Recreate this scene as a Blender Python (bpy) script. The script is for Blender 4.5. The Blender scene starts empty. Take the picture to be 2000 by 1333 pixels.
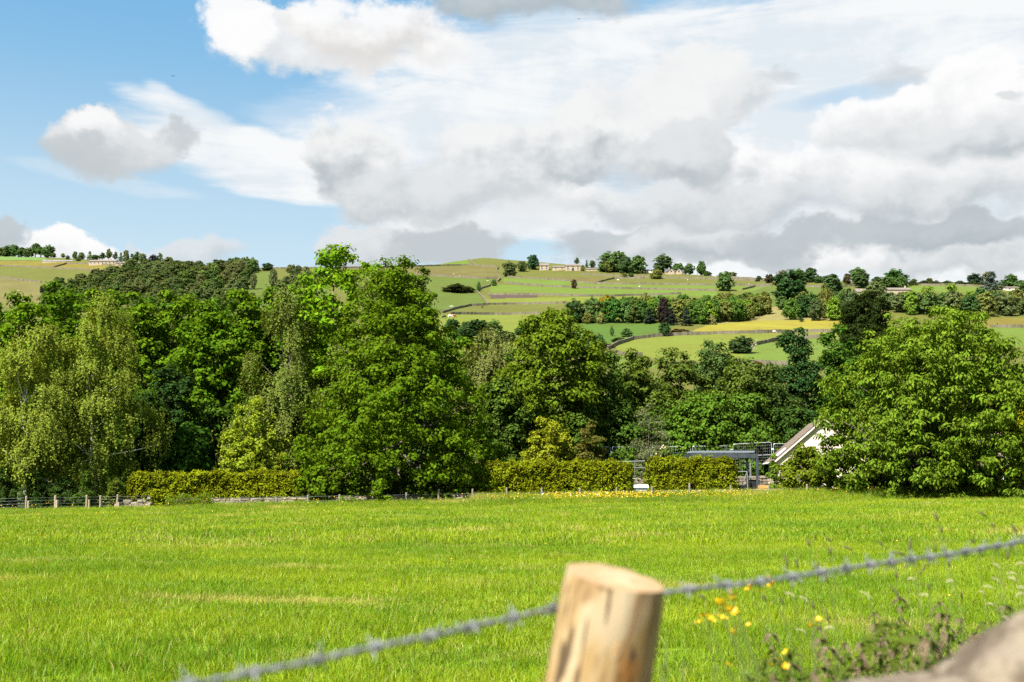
import bpy, math, random
import numpy as np
from mathutils import Vector, Matrix, noise as mnoise

# ------------------------------------------------------------------ camera, sky, sun, exposure
S = bpy.context.scene
COL = S.collection
F, CZ = 2222.2, 1.7                      # focal length in photo pixels, eye height
PITCH = math.atan((936 - 666.5) / F)
cam_d = bpy.data.cameras.new('camera')
cam = bpy.data.objects.new('camera', cam_d); COL.objects.link(cam)
cam.location = (0, 0, CZ); cam.rotation_euler = (math.pi / 2 + PITCH, 0, 0)
cam_d.lens = 40; cam_d.sensor_width = 36; cam_d.clip_start = 0.05; cam_d.clip_end = 9000
cam_d.dof.use_dof = True; cam_d.dof.focus_distance = 42; cam_d.dof.aperture_fstop = 3.9
S.camera = cam
S.view_settings.view_transform = 'Standard'; S.view_settings.look = 'None'
EXPOSURE = 1.55
S.view_settings.exposure = EXPOSURE; S.view_settings.gamma = 1; S.view_settings.use_curve_mapping = False
SUN_EL, SUN_AZ = math.radians(52), math.radians(218)     # azimuth clockwise from +Y
SKY_STRENGTH = 0.07
sun_d = bpy.data.lights.new('sun', 'SUN'); sun_d.energy = 5.0; sun_d.angle = math.radians(0.5); sun_d.color = (1, .95, .86)
sun = bpy.data.objects.new('sun', sun_d); COL.objects.link(sun)
to_sun = Vector((math.sin(SUN_AZ) * math.cos(SUN_EL), math.cos(SUN_AZ) * math.cos(SUN_EL), math.sin(SUN_EL)))
sun.rotation_euler = to_sun.to_track_quat('Z', 'Y').to_euler(); sun.location = to_sun * 100
S.cycles.use_adaptive_sampling = True; S.cycles.adaptive_threshold = 0.015
S.cycles.max_bounces = 6; S.cycles.diffuse_bounces = 3; S.cycles.transmission_bounces = 3; S.cycles.glossy_bounces = 2
S.cycles.transparent_max_bounces = 4
S.cycles.use_denoising = False


def ray(px, py):
    xc = (px - 1000) / F; yc = (666.5 - py) / F
    return xc, math.cos(PITCH) - yc * math.sin(PITCH), math.sin(PITCH) + yc * math.cos(PITCH)


def at(px, py, Y):
    dx, dy, dz = ray(px, py); s = Y / dy
    return Vector((dx * s, Y, CZ + dz * s))


class N:
    """a tiny expression builder for shader nodes"""
    tree = None

    def __init__(self, sock): self.s = sock

    @staticmethod
    def new(t, **kw):
        n = N.tree.nodes.new(t)
        for k, v in kw.items(): setattr(n, k, v)
        return n

    @staticmethod
    def put(inp, v):
        if isinstance(v, N): N.tree.links.new(v.s, inp)
        else: inp.default_value = v

    @staticmethod
    def math(op, a, b=None, c=None, clamp=False):
        n = N.new('ShaderNodeMath', operation=op, use_clamp=clamp)
        for i, v in enumerate((a, b, c)):
            if v is not None: N.put(n.inputs[i], v)
        return N(n.outputs[0])

    def __add__(s, o): return N.math('ADD', s, o)
    __radd__ = __add__
    def __sub__(s, o): return N.math('SUBTRACT', s, o)
    def __rsub__(s, o): return N.math('SUBTRACT', o, s)
    def __mul__(s, o): return N.math('MULTIPLY', s, o)
    __rmul__ = __mul__
    def __truediv__(s, o): return N.math('DIVIDE', s, o)

    @staticmethod
    def ramp(v, a, b, lo=0.0, hi=1.0, kind='SMOOTHSTEP'):
        n = N.new('ShaderNodeMapRange', interpolation_type=kind)
        for i, x in enumerate((v, a, b, lo, hi)): N.put(n.inputs[i], x)
        return N(n.outputs[0])

    @staticmethod
    def mix(f, a, b, blend='MIX'):
        n = N.new('ShaderNodeMix', data_type='RGBA', blend_type=blend)
        N.put(n.inputs[0], f)
        for i, v in ((6, a), (7, b)):
            if isinstance(v, N): N.put(n.inputs[i], v)
            else: n.inputs[i].default_value = (*v[:3], 1)
        return N(n.outputs[2])

    @staticmethod
    def noise(vec, scale, detail=4, rough=.5, dist=0.0, lac=2.0):
        n = N.new('ShaderNodeTexNoise')
        if vec is not None: N.put(n.inputs['Vector'], vec)
        n.inputs['Scale'].default_value = scale; n.inputs['Detail'].default_value = detail
        n.inputs['Roughness'].default_value = rough; n.inputs['Distortion'].default_value = dist
        n.inputs['Lacunarity'].default_value = lac
        return N(n.outputs['Fac'])

    @staticmethod
    def comb(x, y, z):
        n = N.new('ShaderNodeCombineXYZ')
        for i, v in enumerate((x, y, z)): N.put(n.inputs[i], v)
        return N(n.outputs[0])

    @staticmethod
    def sep(v):
        n = N.new('ShaderNodeSeparateXYZ'); N.put(n.inputs[0], v)
        return [N(o) for o in n.outputs]

    @staticmethod
    def vmul(v, xyz):
        n = N.new('ShaderNodeVectorMath', operation='MULTIPLY'); N.put(n.inputs[0], v); n.inputs[1].default_value = xyz
        return N(n.outputs[0])


def lin(*rgb):
    return tuple(((c / 255) / 12.92 if c / 255 <= .04045 else ((c / 255 + .055) / 1.055) ** 2.4) for c in rgb)


def build_world():
    w = bpy.data.worlds.new('World'); S.world = w; w.use_nodes = True
    N.tree = w.node_tree; N.tree.nodes.clear()
    out = N.new('ShaderNodeOutputWorld'); bg = N.new('ShaderNodeBackground')
    bg.inputs[1].default_value = SKY_STRENGTH
    sky = N.new('ShaderNodeTexSky', sky_type='NISHITA', sun_disc=False)
    sky.sun_elevation = SUN_EL; sky.sun_rotation = SUN_AZ
    sky.altitude = 200; sky.air_density = 1.0; sky.dust_density = 0.6; sky.ozone_density = 1.6
    K = 1 / (SKY_STRENGTH * 2 ** EXPOSURE)

    def C(r, g, b): return tuple(c * K for c in lin(r, g, b))
    tc = N.new('ShaderNodeTexCoord'); d = N(tc.outputs['Generated'])
    x, y, z = N.sep(d)
    u = N.math('ARCTAN2', x, y); v = N.math('ARCTAN2', z, N.math('SQRT', x * x + y * y))
    p = N.comb(u, v * 1.25, 0.0)
    n1 = N.noise(p, 9, 8, .60)                       # billows
    n2 = N.noise(N.comb(u + 3.1, v * 1.25 + 1.7, 2.0), 17, 7, .6)
    nst = N.noise(N.comb(u * .35 + v * .18, v * 1.9, 5.0), 17, 6, .62, .6)      # wind-drawn streaks
    w1 = n1 - .5; w2 = n2 - .5; ws = nst - .5
    wn_ = N.new('ShaderNodeTexNoise'); N.put(wn_.inputs['Vector'], p); wn_.inputs['Scale'].default_value = 13; wn_.inputs['Detail'].default_value = 7; wn_.inputs['Roughness'].default_value = .58
    wx, wy, wz = N.sep(N(wn_.outputs['Color'])); uu = u + (wx - .5) * .085; vv = v + (wy - .5) * .070; uc = u + (wx - .5) * .03; vc = v + (wy - .5) * .016
    # the clear sky, paler towards the horizon
    base = N(sky.outputs[0])
    base = N.mix(N.ramp(v, .14, .40, .75, .10), base, C(205, 231, 244))
    blue = N.ramp(v, .12, .42)
    base = N.mix(.85, base, N.mix(blue, C(210, 233, 244), C(120, 186, 230)))

    n1b = N.noise(N.comb(u - .016, v * 1.25 + .024, 0.0), 9, 8, .60); n2b = N.noise(N.comb(u + 3.1 - .009, v * 1.25 + 1.7 + .012, 2.0), 17, 7, .6)
    relief = (n1 - n1b) * 3.2 + (n2 - n2b) * 2.2        # sun-side faces of the billows

    def uv(px, py):
        dx, dy, dz = ray(px, py)
        return math.atan2(dx, dy), math.atan2(dz, math.hypot(dx, dy))

    def blob(cx, cy, rx, ry, ang=0.0, calm=False):
        """1 at the middle, 0 at the rim, negative beyond; also the height inside the blob"""
        bu, bv = uv(cx, cy); rx /= F; ry /= F
        du = ((uu if not calm else uc) - bu); dv = ((vv if not calm else vc) - bv)
        if ang:
            c, s_ = math.cos(ang), math.sin(ang)
            du, dv = du * c + dv * s_, dv * c - du * s_
        du = du / rx; dv = dv / ry
        f = 1.0 - (du * du + dv * dv)
        return f, dv
    col = base
    # thin high veil: broad masks cut by streaks
    veil = None
    for cx, cy, rx, ry, a, ang in (
            (470, 305, 250, 62, 1.25, -.22), (590, 335, 190, 62, 1.3, -.12), (330, 215, 70, 30, .7, -.75), (420, 262, 190, 40, .9, -.35), (560, 372, 130, 26, .8, -.1),
            (1050, 250, 520, 150, 1.1, .0), (1150, 120, 520, 130, .95, .05), (1700, 90, 620, 150, 1.5, .12), (1450, 260, 500, 160, 1.2, 0),
            (1850, 420, 620, 190, 1.5, 0), (1150, 420, 480, 60, 1.2, 0), (1550, 490, 520, 60, 1.1, 0), (860, 165, 280, 60, .5, .1), (700, 215, 250, 42, .5, .1), (190, 345, 190, 18, .32, -.12)):
        f, _ = blob(cx, cy, rx, ry, ang=ang, calm=True)
        f = N.ramp(f + ws * 1.9 + w1 * .5, -.25, .75, 0, a)
        veil = f if veil is None else N.math('MAXIMUM', veil, f)
    gap = None                                        # blue showing through at the right
    for cx, cy, rx, ry, ang in ((1650, 188, 170, 24, .10), (1900, 165, 120, 22, .25), (560, 200, 220, 42, .05)):
        f, _ = blob(cx, cy, rx, ry, ang=ang, calm=True)
        f = N.ramp(f + w1 * 1.2 + ws, 0, .9)
        gap = f if gap is None else N.math('MAXIMUM', gap, f)
    veil = N.math('MULTIPLY', N.math('MINIMUM', veil, .95), 1.0 - gap * .5)
    col = N.mix(veil, col, N.mix(N.ramp(nst + w1, .36, .64), C(230, 238, 244), C(251, 252, 252)))
    # heaped clouds, far ones first: centre, radii, colour of top and base, opacity, softness
    W, LG, G, DG = (254, 254, 254), (228, 231, 233), (197, 204, 208), (176, 187, 193)
    PK, BG, TT = (224, 221, 218), (187, 196, 201), (244, 245, 245)
    for cx, cy, rx, ry, top, bot, op, soft in (
            (1880, 505, 220, 45, LG, G, .85, .5), (1620, 500, 100, 42, W, LG, 1, .35), (1290, 505, 170, 22, G, BG, .7, .5), (1500, 505, 90, 30, BG, BG, .8, .5),
            (370, 497, 115, 32, LG, G, .8, .7), (110, 478, 125, 52, W, LG, 1, .3), (0, 445, 45, 36, G, BG, .9, .5),
            (1000, 440, 260, 40, LG, LG, .5, .7),
            (720, 482, 125, 42, LG, G, .95, .45), (890, 478, 130, 46, G, G, .95, .45), (640, 505, 50, 18, G, G, .6, .6),
            (1190, 478, 150, 40, G, BG, .9, .5), (1400, 470, 180, 46, LG, BG, .95, .5), (1620, 462, 240, 40, G, BG, .95, .5), (1880, 462, 190, 34, G, DG, .95, .5),
            (1900, 350, 300, 75, W, LG, .95, .5), (1680, 330, 210, 80, W, LG, .95, .5),
            (1850, 400, 260, 55, LG, DG, .85, .8), (1480, 340, 190, 85, W, G, .95, .5), (1600, 402, 320, 56, LG, DG, .85, .9), (1300, 400, 270, 48, LG, G, .95, .5),
            (1030, 380, 210, 62, W, LG, .9, .5),
            (1770, 150, 82, 34, G, G, .55, .8), (1660, 240, 80, 48, W, LG, .95, .4), (1790, 225, 110, 52, W, W, 1, .35), (1960, 200, 150, 95, W, LG, 1, .35),
            (1730, 262, 130, 50, LG, BG, .8, .9), (1930, 285, 190, 44, LG, DG, .85, .8), (1990, 180, 30, 14, G, G, .5, .7),
            (950, 330, 180, 95, TT, G, .95, .45), (820, 375, 190, 72, LG, G, .9, .8), (690, 315, 100, 88, TT, BG, 1, .35), (745, 370, 120, 56, LG, BG, .8, .9), (860, 400, 230, 42, LG, BG, .75, 1.0),
            (1500, 150, 60, 26, G, G, .6, .8), (1430, 195, 90, 55, LG, G, .85, .6),
            (1370, 175, 112, 96, TT, LG, .97, .36), (1260, 240, 155, 98, TT, LG, .97, .36), (1340, 285, 112, 72, LG, G, .95, .4), (1135, 285, 128, 84, TT, BG, .97, .36), (1210, 322, 190, 50, LG, DG, .85, .9),
            (600, 92, 225, 62, W, LG, .95, .4), (480, 60, 95, 55, W, W, .95, .35), (730, 70, 200, 72, W, PK, .95, .45), (1030, 5, 260, 46, G, DG, .9, .6),
            (345, 278, 48, 28, G, BG, .8, .6), (207, 282, 118, 62, LG, G, 1, .4), (195, 255, 60, 34, W, LG, .8, .6), (160, 300, 85, 34, G, G, .8, .6)):
        f, dv = blob(cx, cy, rx, ry)
        h = f + w1 * 2.4 + w2 * 1.6
        low = N.ramp(dv + w1, -.9, .3, 1.8, 1.15)          # bases melt away, tops stay crisp
        a = N.ramp(h, -.05, low * soft, 0, op)
        # flat, greyer bases: the light fades from the crown of a heap down to its base
        sh = N.ramp(dv * .95 + relief * .75 + w1 * .8 + w2 * .6, -.85, .68)
        c = N.mix(sh, C(*bot), C(*top))
        col = N.mix(a, col, c)
    # the same broken cloud all round, outside what the photograph shows
    g1 = N.noise(d, 2.6, 7, .55)
    cov = N.ramp(g1, .47, .6, 0, .92)
    away = N.math('MAXIMUM', N.ramp(v, .44, .60), N.ramp(N.math('ABSOLUTE', u), .50, .72))
    gcol = N.mix(N.ramp(N.noise(d, 4.0, 5, .5), .35, .65), C(*G), C(*W))
    col = N.mix(cov * away, col, gcol)
    N.put(bg.inputs[0], col)
    N.tree.links.new(bg.outputs[0], out.inputs[0])
    w.cycles.sampling_method = 'MANUAL'; w.cycles.sample_map_resolution = 512


build_world()

# ------------------------------------------------------------------ object helpers
rng = np.random.default_rng(7)
random.seed(7)


def me_quads(name, V, n):
    """V: (4n,3) vertices of n separate quads"""
    me = bpy.data.meshes.new(name)
    me.vertices.add(4 * n); me.loops.add(4 * n); me.polygons.add(n)
    me.vertices.foreach_set('co', np.ascontiguousarray(V, np.float32).ravel())
    me.loops.foreach_set('vertex_index', np.arange(4 * n, dtype=np.int32))
    me.polygons.foreach_set('loop_start', np.arange(0, 4 * n, 4, dtype=np.int32))
    me.update(calc_edges=True)
    return me


class MB:
    """collects shapes into one mesh"""
    def __init__(s): s.v = []; s.f = []

    def add(s, v, f):
        o = len(s.v); s.v.extend([tuple(q) for q in v]); s.f.extend([tuple(i + o for i in q) for q in f]); return s

    def box(s, c, size, rot=None, jit=0):
        hx, hy, hz = size[0] / 2, size[1] / 2, size[2] / 2
        v = [Vector((x * hx, y * hy, z * hz)) for z in (-1, 1) for y in (-1, 1) for x in (-1, 1)]
        if jit: v = [q + Vector((random.uniform(-jit, jit), random.uniform(-jit, jit), random.uniform(-jit, jit))) for q in v]
        if rot is not None: v = [rot @ q for q in v]
        c = Vector(c)
        return s.add([q + c for q in v], [(0, 2, 3, 1), (4, 5, 7, 6), (0, 1, 5, 4), (2, 6, 7, 3), (0, 4, 6, 2), (1, 3, 7, 5)])

    def tube(s, pts, radii, sides=6, cap=True):
        pts = [Vector(q) for q in pts]; n = len(pts); v = []; f = []
        if not hasattr(radii, '__len__'): radii = [radii] * n
        t0 = (pts[1] - pts[0]).normalized()
        up = Vector((0, 0, 1)) if abs(t0.z) < .9 else Vector((1, 0, 0))
        a = t0.cross(up).normalized()
        for i in range(n):
            t = (pts[min(i + 1, n - 1)] - pts[max(i - 1, 0)]).normalized()
            a = (a - t * a.dot(t)).normalized(); b = t.cross(a)
            for k in range(sides):
                w = 2 * math.pi * k / sides
                v.append(pts[i] + (a * math.cos(w) + b * math.sin(w)) * radii[i])
        for i in range(n - 1):
            for k in range(sides):
                f.append((i * sides + k, i * sides + (k + 1) % sides, (i + 1) * sides + (k + 1) % sides, (i + 1) * sides + k))
        if cap:
            f.append(tuple(range(sides))[::-1]); f.append(tuple((n - 1) * sides + k for k in range(sides)))
        return s.add(v, f)

    def mesh(s, name, smooth=False):
        me = bpy.data.meshes.new(name); me.from_pydata(s.v, [], s.f)
        if smooth: me.polygons.foreach_set('use_smooth', [True] * len(me.polygons))
        me.update(); return me

    def build(s, name, mat, parent=None, smooth=False, loc=None):
        return link(name, s.mesh(name, smooth), mat, parent, loc)


def link(name, me, mat=None, parent=None, loc=None, color=None):
    if mat is not None and not me.materials: me.materials.append(mat)
    o = bpy.data.objects.new(name, me); COL.objects.link(o)
    if parent is not None: o.parent = parent
    if loc is not None: o.location = loc
    if color is not None: o.color = (*color, 1)
    return o


def tag(o, label=None, cat=None, group=None, kind=None):
    for k, v in (('label', label), ('category', cat), ('group', group), ('kind', kind)):
        if v: o[k] = v
    return o


def thing(name, label, cat, loc=(0, 0, 0), rz=0.0, group=None):
    o = bpy.data.objects.new(name, None); COL.objects.link(o)
    o.location = loc; o.rotation_euler = (0, 0, rz); o.empty_display_size = .2
    return tag(o, label, cat, group)


# ------------------------------------------------------------------ materials
def material(name):
    m = bpy.data.materials.new(name); m.use_nodes = True
    N.tree = m.node_tree; N.tree.nodes.clear()
    out = N.new('ShaderNodeOutputMaterial')
    return m, out


def finish(out, sh): N.tree.links.new(sh, out.inputs[0])


def principled(color, rough=.8, spec=.3, metal=0.0, bump=None, bump_dist=.02):
    b = N.new('ShaderNodeBsdfPrincipled')
    if isinstance(color, N): N.put(b.inputs['Base Color'], color)
    else: b.inputs['Base Color'].default_value = (*color, 1)
    N.put(b.inputs['Roughness'], rough); b.inputs['Specular IOR Level'].default_value = spec; b.inputs['Metallic'].default_value = metal
    if bump is not None:
        bn = N.new('ShaderNodeBump'); bn.inputs['Strength'].default_value = .7; bn.inputs['Distance'].default_value = bump_dist
        N.put(bn.inputs['Height'], bump); N.tree.links.new(bn.outputs[0], b.inputs['Normal'])
    return b.outputs[0]


def wpos(): return N(N.new('ShaderNodeNewGeometry').outputs['Position'])
def opos(): return N(N.new('ShaderNodeTexCoord').outputs['Object'])
def island(): return N(N.new('ShaderNodeNewGeometry').outputs['Random Per Island'])


def leaf_material(name, spread=.35, yellow=.25, trans=.30, gloss=0, rough=.6):
    """leaf colour is the object's own colour, varied leaf by leaf and branch by branch"""
    m, out = material(name)
    oi = N.new('ShaderNodeObjectInfo'); base = N(oi.outputs['Color']); r = island()
    big = N.noise(opos(), .55, 2)
    val = N.ramp(r + (big - .5) * 1.3, 0, 1, 1 - spread, 1 + spread, 'LINEAR')
    hs = N.new('ShaderNodeHueSaturation'); N.put(hs.inputs['Color'], base); N.put(hs.inputs['Value'], val)
    N.put(hs.inputs['Hue'], N.ramp(N.math('FRACT', r * 7.13) + (big - .5) * .6, 0, 1, .5 - yellow * .06, .5 + yellow * .05, 'LINEAR'))
    c = N(hs.outputs[0])
    df = N.new('ShaderNodeBsdfDiffuse'); N.put(df.inputs[0], c)
    tr = N.new('ShaderNodeBsdfTranslucent'); N.put(tr.inputs[0], N.mix(1.0, c, (1.25, 1.1, .5), 'MULTIPLY'))
    mx = N.new('ShaderNodeMixShader'); mx.inputs[0].default_value = trans
    N.tree.links.new(df.outputs[0], mx.inputs[1]); N.tree.links.new(tr.outputs[0], mx.inputs[2])
    sh = mx.outputs[0]
    if gloss:
        gl = N.new('ShaderNodeBsdfGlossy'); gl.inputs['Roughness'].default_value = rough; gl.inputs[0].default_value = (1, 1, 1, 1)
        m2 = N.new('ShaderNodeMixShader'); m2.inputs[0].default_value = gloss
        N.tree.links.new(sh, m2.inputs[1]); N.tree.links.new(gl.outputs[0], m2.inputs[2]); sh = m2.outputs[0]
    finish(out, sh)
    return m


M = {}
M['leaf'] = leaf_material('leaf')
M['spray'] = leaf_material('golden_spray', .5, .35, .25, 0)
M['petal'] = leaf_material('petal', .15, .1, .3, 0)


def simple(name, c1, c2, scale, detail=5, rough=.85, spec=.2, bump=0.0, metal=0.0, stretch=(1, 1, 1), world=False):
    m, out = material(name)
    p = N.vmul(wpos() if world else opos(), stretch)
    n = N.noise(p, scale, detail, .6)
    c = N.mix(N.ramp(n, .3, .7), c1, c2)
    finish(out, principled(c, rough, spec, metal, n if bump else None, bump or .02))
    M[name] = m
    return m


simple('bark', (.05, .04, .028), (.15, .125, .095), 3.5, bump=.03, stretch=(1, 1, .25))
simple('oak_post', (.26, .2, .13), (.42, .35, .25), 9, bump=.01, stretch=(1, 1, .15))
simple('old_post', (.17, .15, .12), (.30, .27, .22), 9, bump=.01, stretch=(1, 1, .15))
simple('slate', (.055, .06, .075), (.10, .105, .12), 2, rough=.55)
simple('stone_roof', (.11, .09, .075), (.20, .17, .14), 1.2)
simple('house_stone', (.22, .17, .12), (.42, .34, .24), 1.6, detail=8)
simple('render_cream', (.56, .48, .39), (.66, .58, .48), 1.1, rough=.9)
simple('window_dark', (.015, .02, .025), (.04, .05, .06), 1, rough=.1, spec=.6)
simple('frame_white', (.75, .75, .73), (.82, .82, .8), 3)
simple('galvanised', (.42, .45, .47), (.60, .62, .64), 12, rough=.4, metal=.55)
simple('wire', (.125, .13, .138), (.25, .255, .265), 160, rough=.55, metal=.35)
simple('pergola_grey', (.030, .038, .050), (.05, .058, .07), 4, rough=.4, spec=.5)
simple('slate_grey', (.13, .15, .18), (.17, .19, .22), 4, rough=.4)
simple('dull_steel', (.16, .17, .18), (.24, .25, .26), 9, rough=.5, metal=.3)
simple('black_plastic', (.012, .012, .014), (.03, .03, .033), 5, rough=.4, spec=.4)
simple('white_plastic', (.78, .79, .8), (.84, .84, .85), 3, rough=.35)
simple('grey_plastic', (.22, .25, .3), (.3, .33, .38), 3, rough=.5)
simple('orange_wood', (.42, .18, .05), (.62, .3, .1), 5, stretch=(.2, 1, 1))
simple('gutter_white', (.7, .7, .7), (.8, .8, .8), 3)
simple('cow_white', (.6, .55, .48), (.75, .7, .62), 2)
simple('cow_tan', (.34, .15, .06), (.45, .22, .1), 2)
simple('cow_dark', (.012, .01, .01), (.03, .025, .02), 2)
simple('fleece', (.62, .6, .54), (.78, .76, .7), 6)
simple('feather', (.01, .01, .012), (.02, .02, .022), 6)
simple('seed_dark', (.05, .045, .03), (.12, .10, .05), 200)
simple('seed_pale', (.30, .27, .16), (.42, .37, .24), 200)
simple('stem_green', (.09, .13, .03), (.16, .2, .06), 60)
simple('buttercup', (.48, .27, .002), (.56, .35, .004), 90, rough=.35, spec=.5)
simple('flower_core', (.5, .36, .02), (.6, .45, .03), 90)
simple('nettle_flower', (.095, .066, .038), (.165, .122, .075), 150)
simple('pole_wood', (.10, .085, .07), (.18, .16, .13), 2)
simple('rock_pale', (.36, .33, .28), (.55, .52, .46), .8)


def mat_birch():
    m, out = material('birch_bark'); p = opos()
    n = N.noise(N.vmul(p, (1, 1, 3.5)), 2.2, 5, .6)
    c = N.mix(N.ramp(n, .52, .62), (.62, .57, .5), (.05, .04, .035))
    finish(out, principled(c, .7)); M['birch_bark'] = m


def mat_stone():
    m, out = material('dry_stone'); p = opos(); r = island()
    n = N.noise(p, 5, 6, .65)
    oi = N.new('ShaderNodeObjectInfo'); ro = N(oi.outputs['Random'])
    k = N.math('FRACT', r * 3.7 + ro * 5.3)
    c = N.mix(k, (.14, .115, .085), (.34, .29, .215))
    c = N.mix(N.ramp(n, .4, .75), c, (.10, .095, .07))
    c = N.mix(N.ramp(N.noise(p, 11, 3), .62, .7, 0, .6), c, (.42, .41, .36))
    finish(out, principled(c, .95, .1, bump=n, bump_dist=.03)); M['dry_stone'] = m
    m, out = material('hill_wall'); p = wpos(); r = island()
    n = N.noise(p, .35, 6, .7)
    c = N.mix(r, (.14, .12, .088), (.158, .135, .098)); c = N.mix(N.ramp(n, .45, .65), c, (.095, .095, .045))
    finish(out, principled(c, .95, .1)); M['hill_wall'] = m
    m, out = material('lichen_rock'); p = opos()
    n = N.noise(p, 11, 9, .62); n2 = N.noise(p, 17, 5, .6)
    c = N.mix(N.ramp(n, .42, .58), (.085, .065, .047), (.19, .155, .115))
    c = N.mix(N.ramp(N.noise(p, 9, 4, .6, .5), .60, .68, 0, .85), c, (.30, .14, .02))
    c = N.mix(N.ramp(n2, .60, .68, 0, .8), c, (.07, .055, .04))
    finish(out, principled(c, .95, .1, bump=n + n2 * .5, bump_dist=.03)); M['lichen_rock'] = m


def mat_post():
    m, out = material('weathered_post'); p = opos()
    s = N.noise(N.vmul(p, (1, 1, .10)), 34, 6, .62)
    b = N.noise(N.vmul(p, (1, 1, .33)), 15, 3, .55, .8)
    c = N.mix(N.ramp(s, .35, .65), (.235, .15, .060), (.31, .225, .125))
    c = N.mix(N.ramp(N.noise(N.vmul(p, (1, 1, .5)), 11, 2), .50, .64, 0, .55), c, (.37, .31, .23)); c = N.mix(N.ramp(b, .53, .60, 0, .85), c, (.15, .085, .036)); c = N.mix(N.ramp(N.noise(N.vmul(p, (1, 1, .16)), 60, 2), .60, .66, 0, .9), c, (.05, .03, .015))
    c = N.mix(N.ramp(N.noise(N.vmul(p, (1, 1, .3)), 30, 3), .60, .72, 0, .7), c, (.24, .10, .02))
    finish(out, principled(c, .85, .2, bump=s + b * .6, bump_dist=.006)); M['weathered_post'] = m
    m, out = material('end_grain'); p = opos(); x, y, z = N.sep(p)
    rr = N.math('SQRT', x * x + y * y) + (N.noise(p, 20, 3) - .5) * .012
    ring = N.math('SINE', rr * 900.0) * .5 + .5
    c = N.mix(ring, (.27, .17, .085), (.32, .22, .125)); c = N.mix(N.ramp(N.noise(p, 26, 4), .5, .7, 0, .8), c, (.37, .27, .17))
    finish(out, principled(c, .9, .15)); M['end_grain'] = m


def mat_tile():
    m, out = material('clay_tile'); r = island(); p = opos()
    c = N.mix(r, (.125, .092, .07), (.19, .15, .12)); c = N.mix(N.ramp(N.noise(p, 3, 6), .5, .7, 0, .6), c, (.17, .15, .11))
    finish(out, principled(c, .85, .2)); M['clay_tile'] = m


mat_birch(); mat_stone(); mat_post(); mat_tile()
GREEN_A, GREEN_B, STRAW = (.142, .238, .008), (.248, .318, .011), (.50, .41, .12)


def field_color():
    """the pasture's own colour by place: lush and thin patches, and dry mown streaks"""
    p = wpos()
    n = N.noise(N.vmul(p, (.75, 1, 1)), .20, 6, .66)
    c = N.mix(N.ramp(n, .36, .62), GREEN_A, GREEN_B)
    n3 = N.noise(N.vmul(p, (.5, 1.3, 1)), .33, 4, .65)
    return N.mix(N.ramp(n3, .56, .70, 0, .75), c, STRAW)


def mat_grass(name, tint, straw):
    m, out = material(name)
    r = island(); ro = N(N.new('ShaderNodeObjectInfo').outputs['Random'])
    c = field_color()
    hs = N.new('ShaderNodeHueSaturation'); N.put(hs.inputs['Color'], c)
    N.put(hs.inputs['Value'], N.ramp(r * .7 + ro * .3, 0, 1, .74, 1.26, 'LINEAR')); N.put(hs.inputs['Hue'], N.ramp(N.math('FRACT', r * 9.7), 0, 1, .475, .53, 'LINEAR'))
    c = N.mix(1.0, N(hs.outputs[0]), tint, 'MULTIPLY')
    c = N.mix(N.ramp(N.math('FRACT', r * 5.31), 1 - straw, 1 - straw + .01), c, (.40, .34, .12))
    df = N.new('ShaderNodeBsdfDiffuse'); N.put(df.inputs[0], c)
    tr = N.new('ShaderNodeBsdfTranslucent'); N.put(tr.inputs[0], N.mix(1.0, c, (1.15, 1.1, .6), 'MULTIPLY'))
    mx = N.new('ShaderNodeMixShader'); mx.inputs[0].default_value = .38
    N.tree.links.new(df.outputs[0], mx.inputs[1]); N.tree.links.new(tr.outputs[0], mx.inputs[2])
    gl = N.new('ShaderNodeBsdfGlossy'); gl.inputs['Roughness'].default_value = .45
    m2 = N.new('ShaderNodeMixShader'); m2.inputs[0].default_value = .012
    N.tree.links.new(mx.outputs[0], m2.inputs[1]); N.tree.links.new(gl.outputs[0], m2.inputs[2])
    finish(out, m2.outputs[0]); M[name] = m


mat_grass('grass_blade', (1, 1, 1), .06)
mat_grass('meadow_blade', (.98, .98, .95), .09)


def mat_ground():
    m, out = material('ground')
    at_ = N.new('ShaderNodeAttribute'); at_.attribute_name = 'Col'
    p = wpos(); hill = N(at_.outputs['Color'])
    n = N.noise(p, .045, 6, .65); n2 = N.noise(p, .5, 5, .7)
    hs = N.new('ShaderNodeHueSaturation'); N.put(hs.inputs['Color'], hill)
    N.put(hs.inputs['Value'], N.ramp(n * .5 + n2 * .5, .3, .7, .78, 1.22, 'LINEAR')); N.put(hs.inputs['Hue'], N.ramp(n, .3, .7, .485, .515, 'LINEAR'))
    far = N(hs.outputs[0])
    near = N.mix(N.ramp(N.noise(p, 6, 4, .7), .3, .7), (.05, .085, .01), field_color())
    x, y, z = N.sep(p)
    c = N.mix(N.ramp(y, 82, 90), near, far)
    finish(out, principled(c, .95, .1, bump=n2, bump_dist=.25)); M['ground'] = m


mat_ground()

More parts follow.
